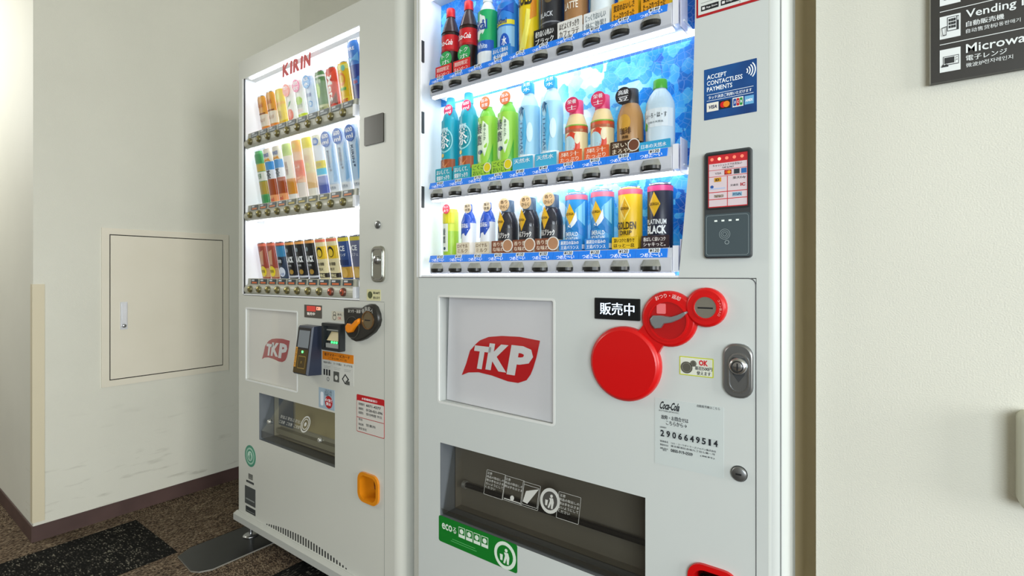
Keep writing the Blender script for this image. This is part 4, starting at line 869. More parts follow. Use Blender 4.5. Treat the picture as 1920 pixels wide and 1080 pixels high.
b, x, z, w, h = kst(598, 725.5, 627.6, 763, M('#9fb4c4', .4)); b.rrect(x + .12 * w, x + .30 * w, z + .12 * h, z + .8 * h, .006, ky, .9994, M('#e4e9f2', .4)); b.disc(x + .64 * w, z + .36 * h, .021, ky, .9994, M('#b3161f', .4), 24)
for k in range(3): b.text(('ゴミは', 'きちんと', '分別して')[k], x + .38 * w, z + (.84 - .10 * k) * h, .008, ky, M('#33424e', .5), w=.45 * w, bold=.02)
b.text('ポイ捨て', x + .42 * w, z + .38 * h, .010, ky - .0004, wt, w=.44 * w, bold=.04); b.text('禁止', x + .48 * w, z + .20 * h, .010, ky - .0004, wt, w=.32 * w, bold=.04); b.build('litter_sticker', lm, O, 'pale blue sticker with a red disc')
b, x, z, w, h = kst(669, 738.5, 721, 808, M('#bb1a22', .4), r=.004); b.rrect(x + .002, x + w - .002, z + .002, z + h * .84, .003, .9991, .9994, M('#d3d0c9', .5)); b.box(x + .002, x + w - .002, ky - .0001, .9993, z + .385 * h, z + .40 * h, M('#a8141c', .5))
b.text('お客様相談窓口', x + .2 * w, z + .88 * h, .007, .9987, wt, w=.55 * w, bold=.03)
for k, (t, a, c, p) in enumerate((('管理番号', .08, .72, .22), ('6071-4377', .36, .72, .52), ('連絡先', .08, .60, .18), ('0120-021-096', .36, .60, .58), ('設置先', .08, .49, .18), ('受付時間 平日', .36, .49, .55), ('担当', .08, .31, .14), ('所在地', .08, .18, .18), ('営業所', .36, .20, .34), ('東京支社', .08, .07, .3))): b.text(t, x + a * w, z + c * h, .008, ky - .0002, ink, w=p * w, bold=.02)
b.build('contact_notice', lm, O, 'contact notice with a red border')
cx, cz = PX(469.4, 855); b = B(); b.disc(cx, cz, .042, .9992, 1.0002, M('#3f8f74', .4), 32); b.disc(cx, cz, .033, .9989, .9992, M('#9dc7b2', .4), 28); recycle(b, cx, cz, .026, .9986, M('#3f8f74', .4), M('#bddccb', .4)); b.build('eco_sticker', lm, O, 'round green recycling sticker')
for k, (u0, v0, u1, v1, c) in enumerate(((466, 887, 474, 897, '#6d6f6a'), (462, 899, 476, 903, '#3b3f40'), (459.5, 909, 479, 942, '#4b4f4f'), (461, 947, 479, 958, '#34383a'))):
    b, x, z, w, h = kst(u0, v0, u1, v1, M(c, .4)); b.box(x + .1 * w, x + .9 * w, ky, .9994, z + .25 * h, z + .32 * h, M('#8c908e', .5)); b.build('rating_plate', lm, O)
# bay and flap
bay(kd, lm, .085, None, wallm_=M('#a39d88', .5))
x0, x1, z0, z1 = kd; clear_flap = glassy('clear_grey_flap', (.82, .84, .82, 1), .07, .10)
b = B(); b.add([(x0 + .004, 1.006, z0 + .034), (x1 - .004, 1.006, z0 + .034), (x1 - .004, 1.056, z1 - .01), (x0 + .004, 1.056, z1 - .01)], [(0, 1, 2, 3)], clear_flap)
b.add([(x0 + .004, 1.006, z0 + .006), (x1 - .004, 1.006, z0 + .006), (x1 - .004, 1.006, z0 + .034), (x0 + .004, 1.006, z0 + .034)], [(0, 1, 2, 3)], smoke); fl = b.build('flap', lm, O, 'clear grey plastic flap')
def flap_y2(z): return 1.006 + (z - z0 - .034) / (z1 - .01 - z0 - .034) * .05 - .0012
b = B(); s_ = M('#d2d2cb', .5); cx, cz = PX(571, 796, 1.025); b.ring(cx, cz, .022, .027, 0, .0002, s_, 26); b.ring(cx, cz, .015, .018, 0, .0002, s_, 22); b.disc(cx, cz, .007, -.0002, 0, s_, 12)
for k in range(3):
    b.text('取り出し口', cx - .165 + .05 * k, cz - .004, .011, 0, s_, w=.042); b.text('ご注意', cx - .165 + .05 * k, cz - .020, .010, 0, s_, w=.038)
b.v = [(x_, flap_y2(z_) + y_, z_) for x_, y_, z_ in b.v]; b.build('flap_print', fl, O)
for u, v in ((507, 790), (603, 824)):
    cx, cz = PX(u, v, 1.02); b = B(); b.knob([(.008, 0), (.008, .006), (.006, .010), (0, .010)], M('#c4c4bc', .3, .5), cx, cz, flap_y2(cz), 14); b.build('flap_pivot', fl, O)
b = B(); b.box(x0 + .12, x1 - .09, 1.078, 1.081, z0 + .05, z1 - .03, M('#b5a678', .6)); b.box(x0 + .0, x0 + .10, 1.078, 1.081, z0 + .04, z1 - .02, M('#4e5a66', .5)); b.box(x0 + .01, x1 - .01, 1.064, 1.084, z0 + .01, z0 + .03, M('#8f8a72', .6)); b.build('bay_panel', lm, O)
cu3, _ = cup(kc, lm, M('#e08a14', .3, coat=.3), M('#6e3608', .4)); cu3['label'] = 'orange coin return cup'
# cable hanging beside the cabinet
hx = LX0 + .004
pth = [(LX0 - .006 - .004 * math.sin(k * 1.7), 1.14 + .006 * math.cos(k * 2.1), .86 - k * .028) for k in range(12)]
b = B(); b.tube(pth, .008, M('#c2bda9', .6), 8); b.tube([(LX0 + .012, 1.14, .87), pth[0]], .008, M('#c2bda9', .6), 8); b.tube([pth[-1], (LX0 + .012, 1.14, .54)], .008, M('#c2bda9', .6), 8); b.build('cable', lm, O, 'pale cable looped on the cabinet side')
# anchor plate under the left machine
pl = thing('anchor_plate', (-2.07, 1.05, 0), 'flat black steel plate on the carpet under the left machine foot', 'plate')
bm_ = noisy('black_steel', '#161718', '#1e1f20', 8, .32)
py0, py1, px0, px1 = .795, 1.30, -2.178, -1.955
pts = [(px0 + .03, py0), (px1 - .05, py0 - .012), (px1 - .02, py0 + .004), (px1, py0 + .04), (px1, py1), (px0, py1), (px0, py0 + .055)]
b = B(); n = len(pts); vs = [(x, y, z) for z in (.0002, .0055) for x, y in pts] + [(pts[i][0] + (-2.066 - pts[i][0]) * .02, pts[i][1] + (1.04 - pts[i][1]) * .012, .0063) for i in range(n)]
b.add(vs, [(i, (i + 1) % n, (i + 1) % n + n, i + n) for i in range(n)], M('#c9c9c2', .3, .7)); b.add(vs, [(i + n, (i + 1) % n + n, (i + 1) % n + 2 * n, i + 2 * n) for i in range(n)] + [tuple(range(2 * n, 3 * n))], bm_); b.build('plate_body', pl, pl.location)

# ------------------------------------------------------------------ drinks on the shelves
ORD = ['first', 'second', 'third', 'fourth', 'fifth', 'sixth', 'seventh', 'eighth', 'ninth', 'tenth']
ROWN = ['top', 'middle', 'bottom']
def G(c): return M(c, .35)
def clear_mat(c):
    return M(c, .12)
def drink(mach, row, col, sp, base, tilt, ysc, group):
    h, r = sp['h'], sp.get('r', .027)
    kind = sp['k']
    name = {'b': 'drink_bottle', 'c': 'drink_can', 'p': 'drink_bottle'}[kind]; cat = 'can' if kind == 'c' else 'bottle'
    root = thing(name, base, '%s, %s from left, %s shelf, %s machine' % (sp['d'], ORD[col], ROWN[row], mach), cat, group)
    root.rotation_euler.x = tilt
    body = G(sp['body'])
    b = B()
    if kind == 'b':
        prof = [(0, 0), (r * .8, 0), (r * .97, .02 * h), (r, .05 * h), (r, .70 * h), (r * .95, .75 * h), (r * .72, .83 * h), (r * .46, .885 * h), (r * .42, .905 * h)]
        if sp.get('waist'): prof = [(0, 0), (r * .8, 0), (r * .98, .03 * h), (r, .12 * h), (r * .86, .30 * h), (r * .90, .40 * h), (r, .46 * h), (r, .66 * h), (r * .9, .73 * h), (r * .66, .82 * h), (r * .44, .885 * h), (r * .42, .905 * h)]
        if sp.get('squat'): prof = [(0, 0), (r * .85, 0), (r, .03 * h), (r, .62 * h), (r * .93, .70 * h), (r * .70, .80 * h), (r * .58, .83 * h)]
    else:
        prof = [(0, 0), (r * .86, 0), (r, .035 * h), (r, .93 * h), (r * .88, .965 * h), (r * .88, .985 * h)]
    b.lathe(prof, body, ysc=ysc)
    if sp.get('upper'):
        zc = sp['upper'][0]; up = [(q[0] * 1.006, q[1]) for q in prof if q[1] >= zc * h]; b.lathe([(r * 1.006, zc * h)] + up, M(sp['upper'][1], .15), ysc=ysc)
    b.build('body', root)
    if kind == 'c':
        b = B(); b.lathe([(r * .88, .98 * h), (r * .89, h), (r * .84, h), (r * .82, .985 * h), (0, .985 * h)], M('#c9ccd0', .25, .9), ysc=ysc); b.build('lid', root)
    elif kind == 'b':
        rc = r * (.62 if sp.get('squat') else .48); z0 = (.82 if sp.get('squat') else .895) * h
        b = B(); b.lathe([(rc, z0), (rc * 1.03, z0 + .01 * h), (rc * 1.0, h * .99), (rc * .9, h), (0, h)], G(sp.get('cap', '#ffffff')), ysc=ysc, n=20); b.build('cap', root)
    R = r * 1.012
    if sp.get('bands') or sp.get('pr'):
        b = B()
        for z0, z1, c in sp.get('bands', ()): 
            rz = [(R, z0 * h), (R, z1 * h)]
            if kind == 'b' and sp.get('waist'): rz = [(R, z0 * h), (R, z1 * h)]
            b.lathe(rz, G(c), ysc=ysc)
        p = B(); lay = 0
        for op in sp.get('pr', ()):
            lay -= .00012; y = -.0006 + lay; c = G(op[1])
            if op[0] == 'd': p.fdisc(op[2] * r, op[3] * h, op[4] * r, y, c, 18, 3, op[5] * r if len(op) > 5 else None)
            elif op[0] == 'r': p.frect(op[2] * r, op[4] * r, op[3] * h, op[5] * h, y, c, 6)
            elif op[0] == 'p':
                n = len(op[2]); cx = sum(q[0] for q in op[2]) / n; cz = sum(q[1] for q in op[2]) / n
                vs = [(cx * r, y, cz * h)]; fs = []
                for s_ in (.5, 1):
                    for q in op[2]: vs.append(((cx + (q[0] - cx) * s_) * r, y, (cz + (q[1] - cz) * s_) * h))
                for i in range(n): j = (i + 1) % n; fs += [(0, 1 + i, 1 + j), (1 + i, 1 + n + i, 1 + n + j, 1 + j)]
                p.add(vs, fs, c)
            elif op[0] == 't': p.text(op[2], op[3] * r, op[4] * h, op[5] * h, y - .0004, c, w=op[6] * r, align='c', bold=op[7] if len(op) > 7 else .02, shear=op[8] if len(op) > 8 else 0)
            elif op[0] == 'v': p.text(op[2], op[3] * r, op[4] * h, op[5] * r, y - .0004, c, w=op[6] * h, vert=True, bold=.02)
            elif op[0] == 's':            # stacked characters, top to bottom
                for k, ch in enumerate(op[2]): p.text(ch, op[3] * r, (op[4] - k * op[5]) * h, op[5] * h * .9, y - .0004, c, w=op[6] * r, align='c', bold=.02)
        p.wrap(R, ysc)
        b.v_off = 0
        n0 = len(b.v)
        for m_ in p.mats:
            if m_ not in b.mats: b.mats.append(m_)
        b.v += p.v
        for f, k, s_ in zip(p.f, p.m, p.sm): b.f.append(tuple(i + n0 for i in f)); b.m.append(b.mats.index(p.mats[k])); b.sm.append(s_)
        b.build('label_sleeve', root)
    yf = -r * ysc - .004
    if sp.get('badge'):
        c, t, bx, bz, br = sp['badge']; b = B(); yb_ = yf; yf = (-r * (.62 if sp.get('squat') else .5) * ysc - .005) if (kind == 'b' and bz > .8) else yf; bx += .12 if kind == 'b' else 0; br *= 1.3 if kind == 'b' else 1; b.disc(bx * r, bz * h, br * r, yf, yf + .0012, G(c), 22)
        tt = t.split('|')
        for k, q in enumerate(tt): b.text(q, bx * r, bz * h + br * r * (.12 if len(tt) == 2 and k == 0 else -.62 if len(tt) == 2 else -.3), br * r * .55, yf - .0004, G(sp.get('bt', '#ffffff')), align='c', w=br * r * 1.3, bold=.02)
        b.build('promo_badge', root); yf = yb_
    if sp.get('card'):
        c, t, tc, z0, z1 = sp['card'][:5]; b = B(); w = r * 1.12
        yc = yf - .001
        b.rrect(-w, w, z0 * h, z1 * h, .002, yc, yc + .0012, G(c)); tt = t.split('|'); hh = (z1 - z0) * h
        for k, q in enumerate(tt): b.text(q, -w * .05, z0 * h + hh * ((.54 - .42 * k) if len(tt) == 2 else .28), hh * (.34 if len(tt) == 2 else .45), yc - .0004, G(tc), align='c', w=w * 1.6, bold=.03)
        if len(sp['card']) > 5: cc, dx, dz, dr = sp['card'][5:9]; b.disc(dx * r, dz * h, dr * r, yc - .0012, yc, G(cc), 18); b.ring(dx * r, dz * h, dr * r * .95, dr * r * 1.1, yc - .0014, yc, G('#f2ede4'), 18)
        b.build('promo_card', root)
    return root
YPR = 1.0535
COLA = dict(k='b', d='dark cola bottle with red label', body='#2a1512', waist=1, cap='#e0262e', upper=(.70, '#4a3a3c'), bands=((.47, .66, '#d3202a'),), pr=(('t', '#ffffff', 'Coca-Cola', 0, .535, .065, 1.75, .02, .25), ('r', '#b01720', -1.2, .475, 1.2, .49)), badge=('#2fae5c', 'トク|ホ', .15, .22, .62), card=('#e0252b', '期間限定|キャンペーン', '#ffd9d0', -.02, .12))
def mk(d, **kw): e = dict(d); e.update(kw); return e
TEA = dict(k='b', d='teal blended tea bottle with pink badge', body='#16a0b4', cap='#49c3dc', bands=((.10, .76, '#15a7bd'),), pr=(('d', '#9fe3ea', 0, .55, .95, 1.25), ('d', '#12909f', 0, .55, .84, 1.1), ('t', '#ffffff', '茶', 0, .47, .16, 1.1, .02), ('t', '#e6fbff', '爽健美', 0, .63, .05, .9), ('d', '#f0c23a', -.25, .40, .2), ('r', '#a5532c', -1.2, .24, 1.2, .36), ('p', '#d98a54', ((-1, .25), (.2, .25), (.9, .35), (-.3, .34))), ('r', '#12a3b2', -1.2, .10, 1.2, .23), ('d', '#e88a3a', -.5, .18, .3)), badge=('#e43a68', '600|ml', .1, .86, .46), card=('#1aa8bd', 'おいしくて、|健康すっきり', '#ffffff', -.03, .10))
AYA = dict(k='b', d='green tea bottle with orange badge', body='#7cc93a', cap='#e9f4dc', bands=((.10, .78, '#9fd94c'),), pr=(('p', '#e8f6d8', ((-.95, .35), (-.5, .30), (.35, .36), (.75, .5), (.7, .68), (.2, .73), (-.6, .74), (-.95, .6))), ('s', '#1e3a3c', '綾鷹', -.32, .60, .12, .75), ('d', '#1d4a63', -.2, .405, .3, .22), ('s', '#3a5a3c', 'あやたか', .35, .66, .045, .22), ('r', '#4fae3a', -1.2, .12, 1.2, .19), ('p', '#57b83c', ((.2, .2), (1.2, .24), (1.2, .5), (.8, .34)))), badge=('#ee8048', '旨み|茶葉', .0, .93, .48), card=('#a9d83c', 'ごくごく|おいしい', '#2f6a28', -.02, .11, '#f2dc1e', .85, .05, .42))
WAT = dict(k='b', d='clear water bottle with palm print and blue badge', body='#bfe4f4', cap='#2ea6dc', bands=((.12, .76, '#a9dbf2'),), pr=(('p', '#5fbcea', ((-.9, .30), (.1, .28), (.4, .5), (.1, .72), (-.9, .74))), ('d', '#d8f0fa', .6, .5, .3, .9), ('v', '#1f6f9c', 'I LOHAS', -.42, .60, .32, .30), ('p', '#17618f', ((-.45, .66), (-.2, .70), (.0, .64), (-.1, .72), (.1, .73), (-.15, .75), (-.25, .76), (-.45, .74), (-.6, .70), (-.4, .71))), ('r', '#f2f7fa', -1.2, .12, 1.2, .29), ('t', '#24303a', 'い・ろ・は・す', 0, .235, .035, 1.6), ('d', '#4fae3a', -.75, .2, .16, .3)), badge=('#2aa3dc', '天然|水', .0, .945, .46), card=('#45b8e0', '天然水|', '#ffffff', -.02, .10))
QOO = dict(k='b', d='cream and red juice bottle with pink cap', body='#f3d9a0', squat=1, cap='#e84a7c', bands=((.04, .62, '#f5e2b0'), (.58, .66, '#e2572e'), (.655, .675, '#8cc04a')), pr=(('d', '#e0482e', .0, .40, .8, 1.25), ('d', '#bfe3ee', -.25, .42, .62, .8), ('d', '#f4e6c4', .55, .5, .25, .5), ('t', '#5fae3c', 'Qoo', -.15, .20, .085, .9, .05), ('r', '#e8663a', -1.2, .05, 1.2, .12)), badge=('#e83a66', '栄養|士', -.15, .93, .52), card=('#ee6a3a', '果汁|たっぷり', '#ffe6d2', -.05, .10))
COF = dict(k='b', d='tan coffee bottle with dark cap', body='#b98a54', squat=1, r=.029, cap='#3a3638', bands=((.28, .36, '#3b2a20'),), pr=(('d', '#d9a23c', -.1, .58, .5, .62), ('t', '#4a2a12', '珈琲', .0, .44, .08, .9), ('t', '#3a2210', '微糖', 0, .39, .035, .5), ('t', '#d9c6a4', 'COFFEE', 0, .30, .035, 1.2), ('r', '#a6713c', -1.2, .05, 1.2, .26)), badge=('#2e2a2c', '高級|豆', -.35, .91, .5), card=('#4a3222', '深い味|まろやか', '#f0e0c6', -.06, .10, '#7a4a34', .75, .16, .42))
WAG = dict(k='b', d='clear water bottle with green cap and leaf', body='#cfe6f4', r=.030, cap='#55b83a', bands=((.28, .66, '#d9ebf6'),), pr=(('r', '#eef6fb', -1.3, .45, 1.3, .65), ('t', '#1d2a30', 'い・ろ・は・す', 0, .55, .055, 1.55), ('t', '#5a6a74', '日本の天然水', 0, .49, .025, 1.1), ('p', '#4fb43c', ((-1.0, .44), (-.8, .52), (-.6, .48), (-.75, .42))), ('p', '#3da832', ((.3, .24), (.6, .30), (.9, .24), (.75, .19), (.85, .12), (.6, .16), (.35, .12), (.45, .19))), ('r', '#2fa6d8', -1.2, .04, 1.2, .12)), card=('#39aede', '日本の天然水', '#ffffff', -.03, .07))
MID = [TEA, TEA, AYA, AYA, WAT, WAT, QOO, QOO, COF, WAG]
SMT = dict(k='p', d='small green tea bottle with red badge', r=.022, body='#d3e04a', bands=((.05, .62, '#a8d13c'),), pr=(('r', '#f0f4e4', -.8, .28, .35, .74), ('s', '#3a4a4c', '綾鷹', -.25, .55, .13, .5), ('d', '#1d4a63', -.2, .33, .22, .2), ('r', '#e0dc2c', -1.2, .04, 1.2, .2), ('r', '#e3d82e', -1.2, .75, 1.2, .92)), badge=('#ea4a5c', 'ホット|あり', .2, .98, .6))
MILK = dict(k='b', d='white and blue milk tea bottle', r=.021, body='#eef0f4', cap='#2a55b4', upper=(.70, '#2c57bb'), bands=((.05, .40, '#efe7dc'),), pr=(('p', '#2450b8', ((-.9, .46), (.3, .50), (.9, .62), (.8, .80), (.2, .84), (-.6, .72))), ('t', '#ffffff', '紅茶花伝', -.02, .62, .07, 1.2), ('d', '#e2604a', .35, .30, .35, .45), ('d', '#f2b09c', .35, .30, .2, .25), ('p', '#2c57bb', ((-.9, .08), (.5, .06), (.9, .14), (.1, .20), (-.9, .22)))), badge=('#d9c6a6', '贅沢|茶葉', .25, .93, .5), bt='#5a4630', card=('#eadcc2', 'ロイヤル|ミルク', '#7a5a34', -.05, .12))
BLK = dict(k='b', d='black coffee bottle with yellow diamond', r=.027, body='#2b2a2e', squat=1, cap='#5a6e84', upper=(.58, '#2f2f36'), bands=((.30, .38, '#cdb489'), (.10, .30, '#e9dcc6')), pr=(('p', '#eab41e', ((-.75, .68), (-.25, .84), (.25, .68), (-.25, .52))), ('t', '#3a2408', 'GEORGIA', -.25, .66, .035, .75), ('t', '#f4f0ea', '香るブラック', 0, .43, .085, 1.5, .03), ('r', '#3a2c26', -1.1, .19, .1, .28), ('t', '#e9dcc6', 'コク深', -.45, .21, .05, .6)), badge=('#d3b183', '香り|ひらく', -.05, .93, .48), bt='#4a3014', card=('#8a5138', '香り豊か|な味わい', '#f2dfc8', -.05, .12, '#c08d68', .8, .16, .55))
EME = dict(k='c', d='blue coffee can with white mountain', body='#2a8fd0', r=.0265, bands=((.90, .965, '#f0768c'), (.05, .24, '#1d78c8')), pr=(('p', '#7cc8ec', ((-1.3, .55), (1.3, .55), (1.3, .88), (-1.3, .88))), ('p', '#1c7fcb', ((-1.3, .40), (1.3, .40), (1.3, .50), (.5, .66), (-.2, .56), (-1.3, .48))), ('p', '#f4f8fb', ((-.35, .54), (.1, .62), (.45, .74), (.55, .62), (.3, .56), (.0, .52))), ('p', '#f2bd1e', ((-.65, .70), (-.15, .85), (.35, .70), (-.15, .56))), ('t', '#3a2c08', 'GEORGIA', -.15, .69, .035, .8), ('t', '#eaf4fb', 'EMERALD', 0, .41, .055, 1.2), ('t', '#eaf4fb', 'MOUNTAIN', 0, .35, .05, 1.2), ('r', '#eef4fa', -1.3, .24, 1.3, .30), ('r', '#e66a3c', .35, .10, .9, .24)), card=('#2f86d6', '厳選豆の深みの|王道バランス', '#ffffff', -.05, .09))
GLD = dict(k='c', d='yellow coffee can with black lettering', body='#efc21e', r=.0265, bands=((.90, .965, '#ee6a84'),), pr=(('p', '#f7e27a', ((-.6, .72), (-.1, .88), (.4, .72), (-.1, .57))), ('p', '#e3a916', ((-.5, .72), (-.1, .85), (.3, .72), (-.1, .60))), ('t', '#3a2408', 'GEORGIA', -.1, .705, .035, .75), ('t', '#3a2a0a', 'GOLDEN', .0, .46, .095, 1.7, .03), ('t', '#3a2a0a', 'DRIP', .0, .39, .055, 1.0), ('r', '#2a2620', -.8, .30, .9, .365), ('t', '#f4e6b4', '微糖', 0, .305, .05, .5), ('r', '#1e1c18', .55, .10, 1.15, .23), ('t', '#f2c81e', '30円', .82, .13, .06, .45)), card=('#f0c62a', '深いコクと香りで|ほっと一息', '#3a2608', -.05, .09))
PLT = dict(k='c', d='navy coffee can with white lettering', body='#23263a', r=.0265, bands=((.90, .965, '#e04a86'),), pr=(('p', '#eab61e', ((-.65, .74), (-.15, .89), (.35, .74), (-.15, .59))), ('t', '#3a2408', 'GEORGIA', -.15, .725, .035, .8), ('t', '#f4f6f8', 'PLATINUM', .0, .50, .06, 1.6, .02), ('t', '#f8fafc', 'BLACK', .0, .385, .1, 1.6, .04), ('r', '#dfe3ea', -.9, .305, .9, .365), ('t', '#23263a', '無糖', 0, .31, .045, .5), ('t', '#cfd4de', 'ブラックコーヒー', 0, .17, .035, 1.3), ('r', '#c6cad2', .55, .14, 1.1, .24)), card=('#3a2a30', '香ばしく深いコク|シャキっと。', '#f4ece6', -.05, .09))
BOT = [SMT, MILK, MILK, BLK, BLK, BLK, EME, EME, GLD, PLT]
SKL = dict(k='b', d='white and green soft drink bottle', body='#e9f2f0', cap='#f2f7f4', bands=((.12, .78, '#22b06a'),), pr=(('p', '#eef7f2', ((-1.0, .50), (-.5, .46), (.2, .52), (.5, .60), (.35, .70), (-.2, .74), (-1.0, .70))), ('t', '#1b4a9c', 'Skål', -.15, .56, .11, 1.5, .03), ('r', '#2560c0', -1.3, .32, 1.3, .44), ('t', '#d9e8fa', 'White', .0, .35, .06, 1.2), ('r', '#eef2f4', -1.3, .12, 1.3, .32)))
AQU = dict(k='b', d='blue sports drink bottle with yellow stripe', body='#2a78d8', cap='#2a66c8', bands=((.10, .78, '#2f86e0'),), pr=(('r', '#8fc4ee', -1.3, .30, 1.3, .52), ('r', '#e6d83a', -1.3, .54, 1.3, .59), ('t', '#1a3f8c', '500ml', -.1, .55, .06, 1.2, .03), ('d', '#1557c0', .25, .34, .5, .9), ('t', '#ffffff', '水', .25, .31, .1, .5), ('p', '#1a5cc8', ((-1.2, .60), (1.2, .66), (1.2, .78), (-1.2, .78)))), card=('#2a86dc', 'おいしく飲める|水分補給', '#ffffff', -.02, .12))
RGD = dict(k='c', d='yellow energy drink can with red base', body='#f2d21a', r=.027, bands=((.03, .16, '#e8455c'),), pr=(('r', '#2a2618', -1.0, .88, 1.0, .93), ('t', '#2a2412', 'REAL', 0, .80, .09, 1.3, .04), ('t', '#2a2412', 'GOLD', 0, .66, .12, 1.7, .05), ('p', '#f6ec6a', ((-.6, .2), (.2, .2), (.9, .6), (.3, .62))), ('p', '#e3901e', ((.6, .5), (1.3, .55), (1.3, .85), (.8, .8))), ('t', '#ffffff', '+50ml', 0, .06, .07, 1.4, .04)))
BCF = dict(k='b', d='black coffee bottle with white slogan', body='#26272c', r=.029, cap='#26272c', bands=((.10, .78, '#2a2b31'),), pr=(('d', '#6b5a3c', .2, .62, .35), ('r', '#7c7f86', -1.3, .38, 1.3, .395), ('t', '#cfd2d8', 'BLACK', 0, .44, .05, 1.2)), card=('#1c1d21', '香り高く心地よい|ブラック', '#f2f2f0', -.02, .15))
LAT = dict(k='b', d='brown latte bottle with white slogan', body='#9a6f48', r=.029, cap='#e9dfd0', bands=((.28, .78, '#a87a4e'), (.05, .28, '#f3efe8')), pr=(('d', '#d9b98e', .1, .62, .5), ('t', '#f6ecdc', 'LATTE', 0, .44, .07, 1.2)), card=('#f2efe9', 'ほどよくすっきり|カフェラテ', '#4a4038', -.02, .15))
CAL = dict(k='b', d='pale milk soda bottle with yellow print', body='#dcebf4', r=.028, cap='#f6f8fa', bands=((.10, .78, '#e6f0f6'),), pr=(('r', '#e9dc66', -1.0, .56, 1.0, .70), ('t', '#2a8ab4', '計量', .1, .58, .09, .9), ('p', '#7cc4e2', ((-1.2, .4), (-.8, .4), (-.8, .78), (-1.2, .78)))), card=('#f2f4f4', 'じっくりおいしい|体に効果！', '#7a868c', -.02, .15))
YCN = dict(k='c', d='yellow fruit drink can with orange card', body='#f0c81c', r=.027, bands=((.55, .75, '#4ab6e0'),), pr=(('d', '#f2e25a', .0, .45, .7, 1.2), ('p', '#e0405a', ((.2, .30), (.5, .24), (.9, .30), (1.0, .42), (.6, .48), (.25, .42))), ('t', '#ffffff', '新', .6, .32, .07, .4)), card=('#f0a51e', '果実のおいしさ|たっぷりつまった', '#4a3208', -.02, .17))
TOP = [COLA, mk(COLA), SKL, AQU, RGD, BCF, LAT, CAL, YCN, mk(YCN)]
def zat(u, v, y=YPR): return PX(u, v, y)[1]
hts = [[.238, .238, .238, .235, .235, .24, .238, .235, .22, .22],
       [zat(841, 184), zat(876, 176), zat(909, 186), zat(948, 176), zat(990, 158), zat(1035, 147), zat(1083, 190), zat(1130, 180), zat(1188, 168), zat(1242, 150)],
       [zat(842, 392), zat(873, 384), zat(906, 381), zat(948, 377), zat(990, 372), zat(1034, 366), zat(1078, 363), zat(1127, 357), zat(1180, 352), zat(1237, 345)]]
GRP = ['drinks on the top shelf of the right machine', 'drinks on the middle shelf of the right machine', 'drinks on the bottom shelf of the right machine']
for r, lst in enumerate((TOP, MID, BOT)):
    zb_ = RZ[r][3] + .0162
    for i, sp in enumerate(lst):
        h = hts[r][i] if r == 0 else hts[r][i] - zb_
        h = min(h, (ZW - .020 if r == 0 else RZ[r - 1][3] + .004) - zb_)
        hf = (RZ[r][0] - zb_) / h               # part of the drink hidden behind the price strip
        e = dict(sp); e['h'] = h
        if e.get('card'): c = list(e['card']); q = c[4] - c[3]; c[3] = hf + .01; c[4] = hf + .01 + q * 1.05; c = c[:7] + ([hf + .02 + q * .55] + c[8:] if len(c) > 8 else []); e['card'] = tuple(c)
        if e.get('badge') and r == 0: c = list(e['badge']); c[3] = hf + .22; e['badge'] = tuple(c)
        drink('right', r, i, e, (XC0 + i * XCP, YPR, zb_), 0, .93, GRP[r])
# left machine
def can(d, body, bands=(), pr=(), **k): return dict(k='c', d=d, body=body, bands=bands, pr=pr, r=.0265, **k)
def flat(d, body, bands=(), pr=(), **k): return dict(k='p', d=d, body=body, bands=bands, pr=pr, r=.0265, **k)
OR = can('orange juice can with white lower half', '#e8a23a', ((.05, .20, '#e8842e'), (.22, .52, '#f0e2cc')), (('t', '#c86a1c', 'Gold', 0, .70, .12, 1.3), ('r', '#8a4a20', -1.0, .53, 1.0, .56), ('t', '#b8743c', 'オレンジ', 0, .33, .09, 1.4)))
YL = flat('bright yellow lemon drink bottle', '#f2d412', ((.62, .66, '#f2a81e'),), (('d', '#f6ea6a', 0, .80, .6, .5), ('t', '#c8501e', 'レモン', 0, .55, .08, 1.3), ('r', '#e8b414', -1.1, .05, 1.1, .2), ('s', '#8a5a10', '生茶', 0, .36, .12, .7)))
PCH = flat('white peach drink bottle with orange badge', '#f0efe6', ((.05, .10, '#e6e2d2'),), (('d', '#ec6a4a', .0, .28, .75, .75), ('p', '#4f9a4a', ((-.3, .46), (.2, .50), (.6, .60), (.1, .58))), ('d', '#f2a48a', -.2, .32, .3)), badge=('#ee6a4c', '果汁|ピーチ', .0, .86, .85))
LIM = flat('white and lime drink bottle with pink badge', '#f0f2e6', ((.05, .22, '#cfe03a'),), (('d', '#a8d22e', .0, .52, .8, .55), ('t', '#3f7a2c', 'トロピカ', 0, .36, .08, 1.4), ('t', '#d84a4c', 'マスカット', 0, .26, .06, 1.3)), badge=('#e2408c', '期間|限定', .0, .86, .85))
LBL = flat('pale blue water bottle with blue badge', '#cfe0f2', ((.05, .14, '#eceff4'),), (('d', '#4aa2dc', .2, .36, .42), ('d', '#cfe0f2', .2, .36, .26), ('t', '#2a5a9c', '晴れ風', 0, .52, .09, 1.2)), badge=('#2f9ade', '天然|水', .0, .86, .85))
GRN = can('dark green tea can with lime disc', '#5d8a52', ((.05, .26, '#b9c08a'), (.86, .90, '#e4ecdc')), (('d', '#a8d24a', -.3, .58, .5, 1.0), ('t', '#e9f2dc', '生茶', .1, .72, .09, 1.0), ('t', '#5a6a3a', '緑茶', 0, .12, .08, 1.0)))
MET = can('red soda can with slanting white lettering', '#d8422c', ((.05, .16, '#e85a3c'),), (('p', '#f0563a', ((-1.2, .78), (1.2, .62), (1.2, .93), (-1.2, .93))), ('p', '#7a4a3c', ((-1.0, .16), (1.0, .16), (1.0, .45), (-.2, .3))), ('v', '#f8f2ea', 'Mets', -.55, .82, 1.0, .56), ('t', '#f4e2d4', 'コーラ', 0, .07, .06, 1.2)))
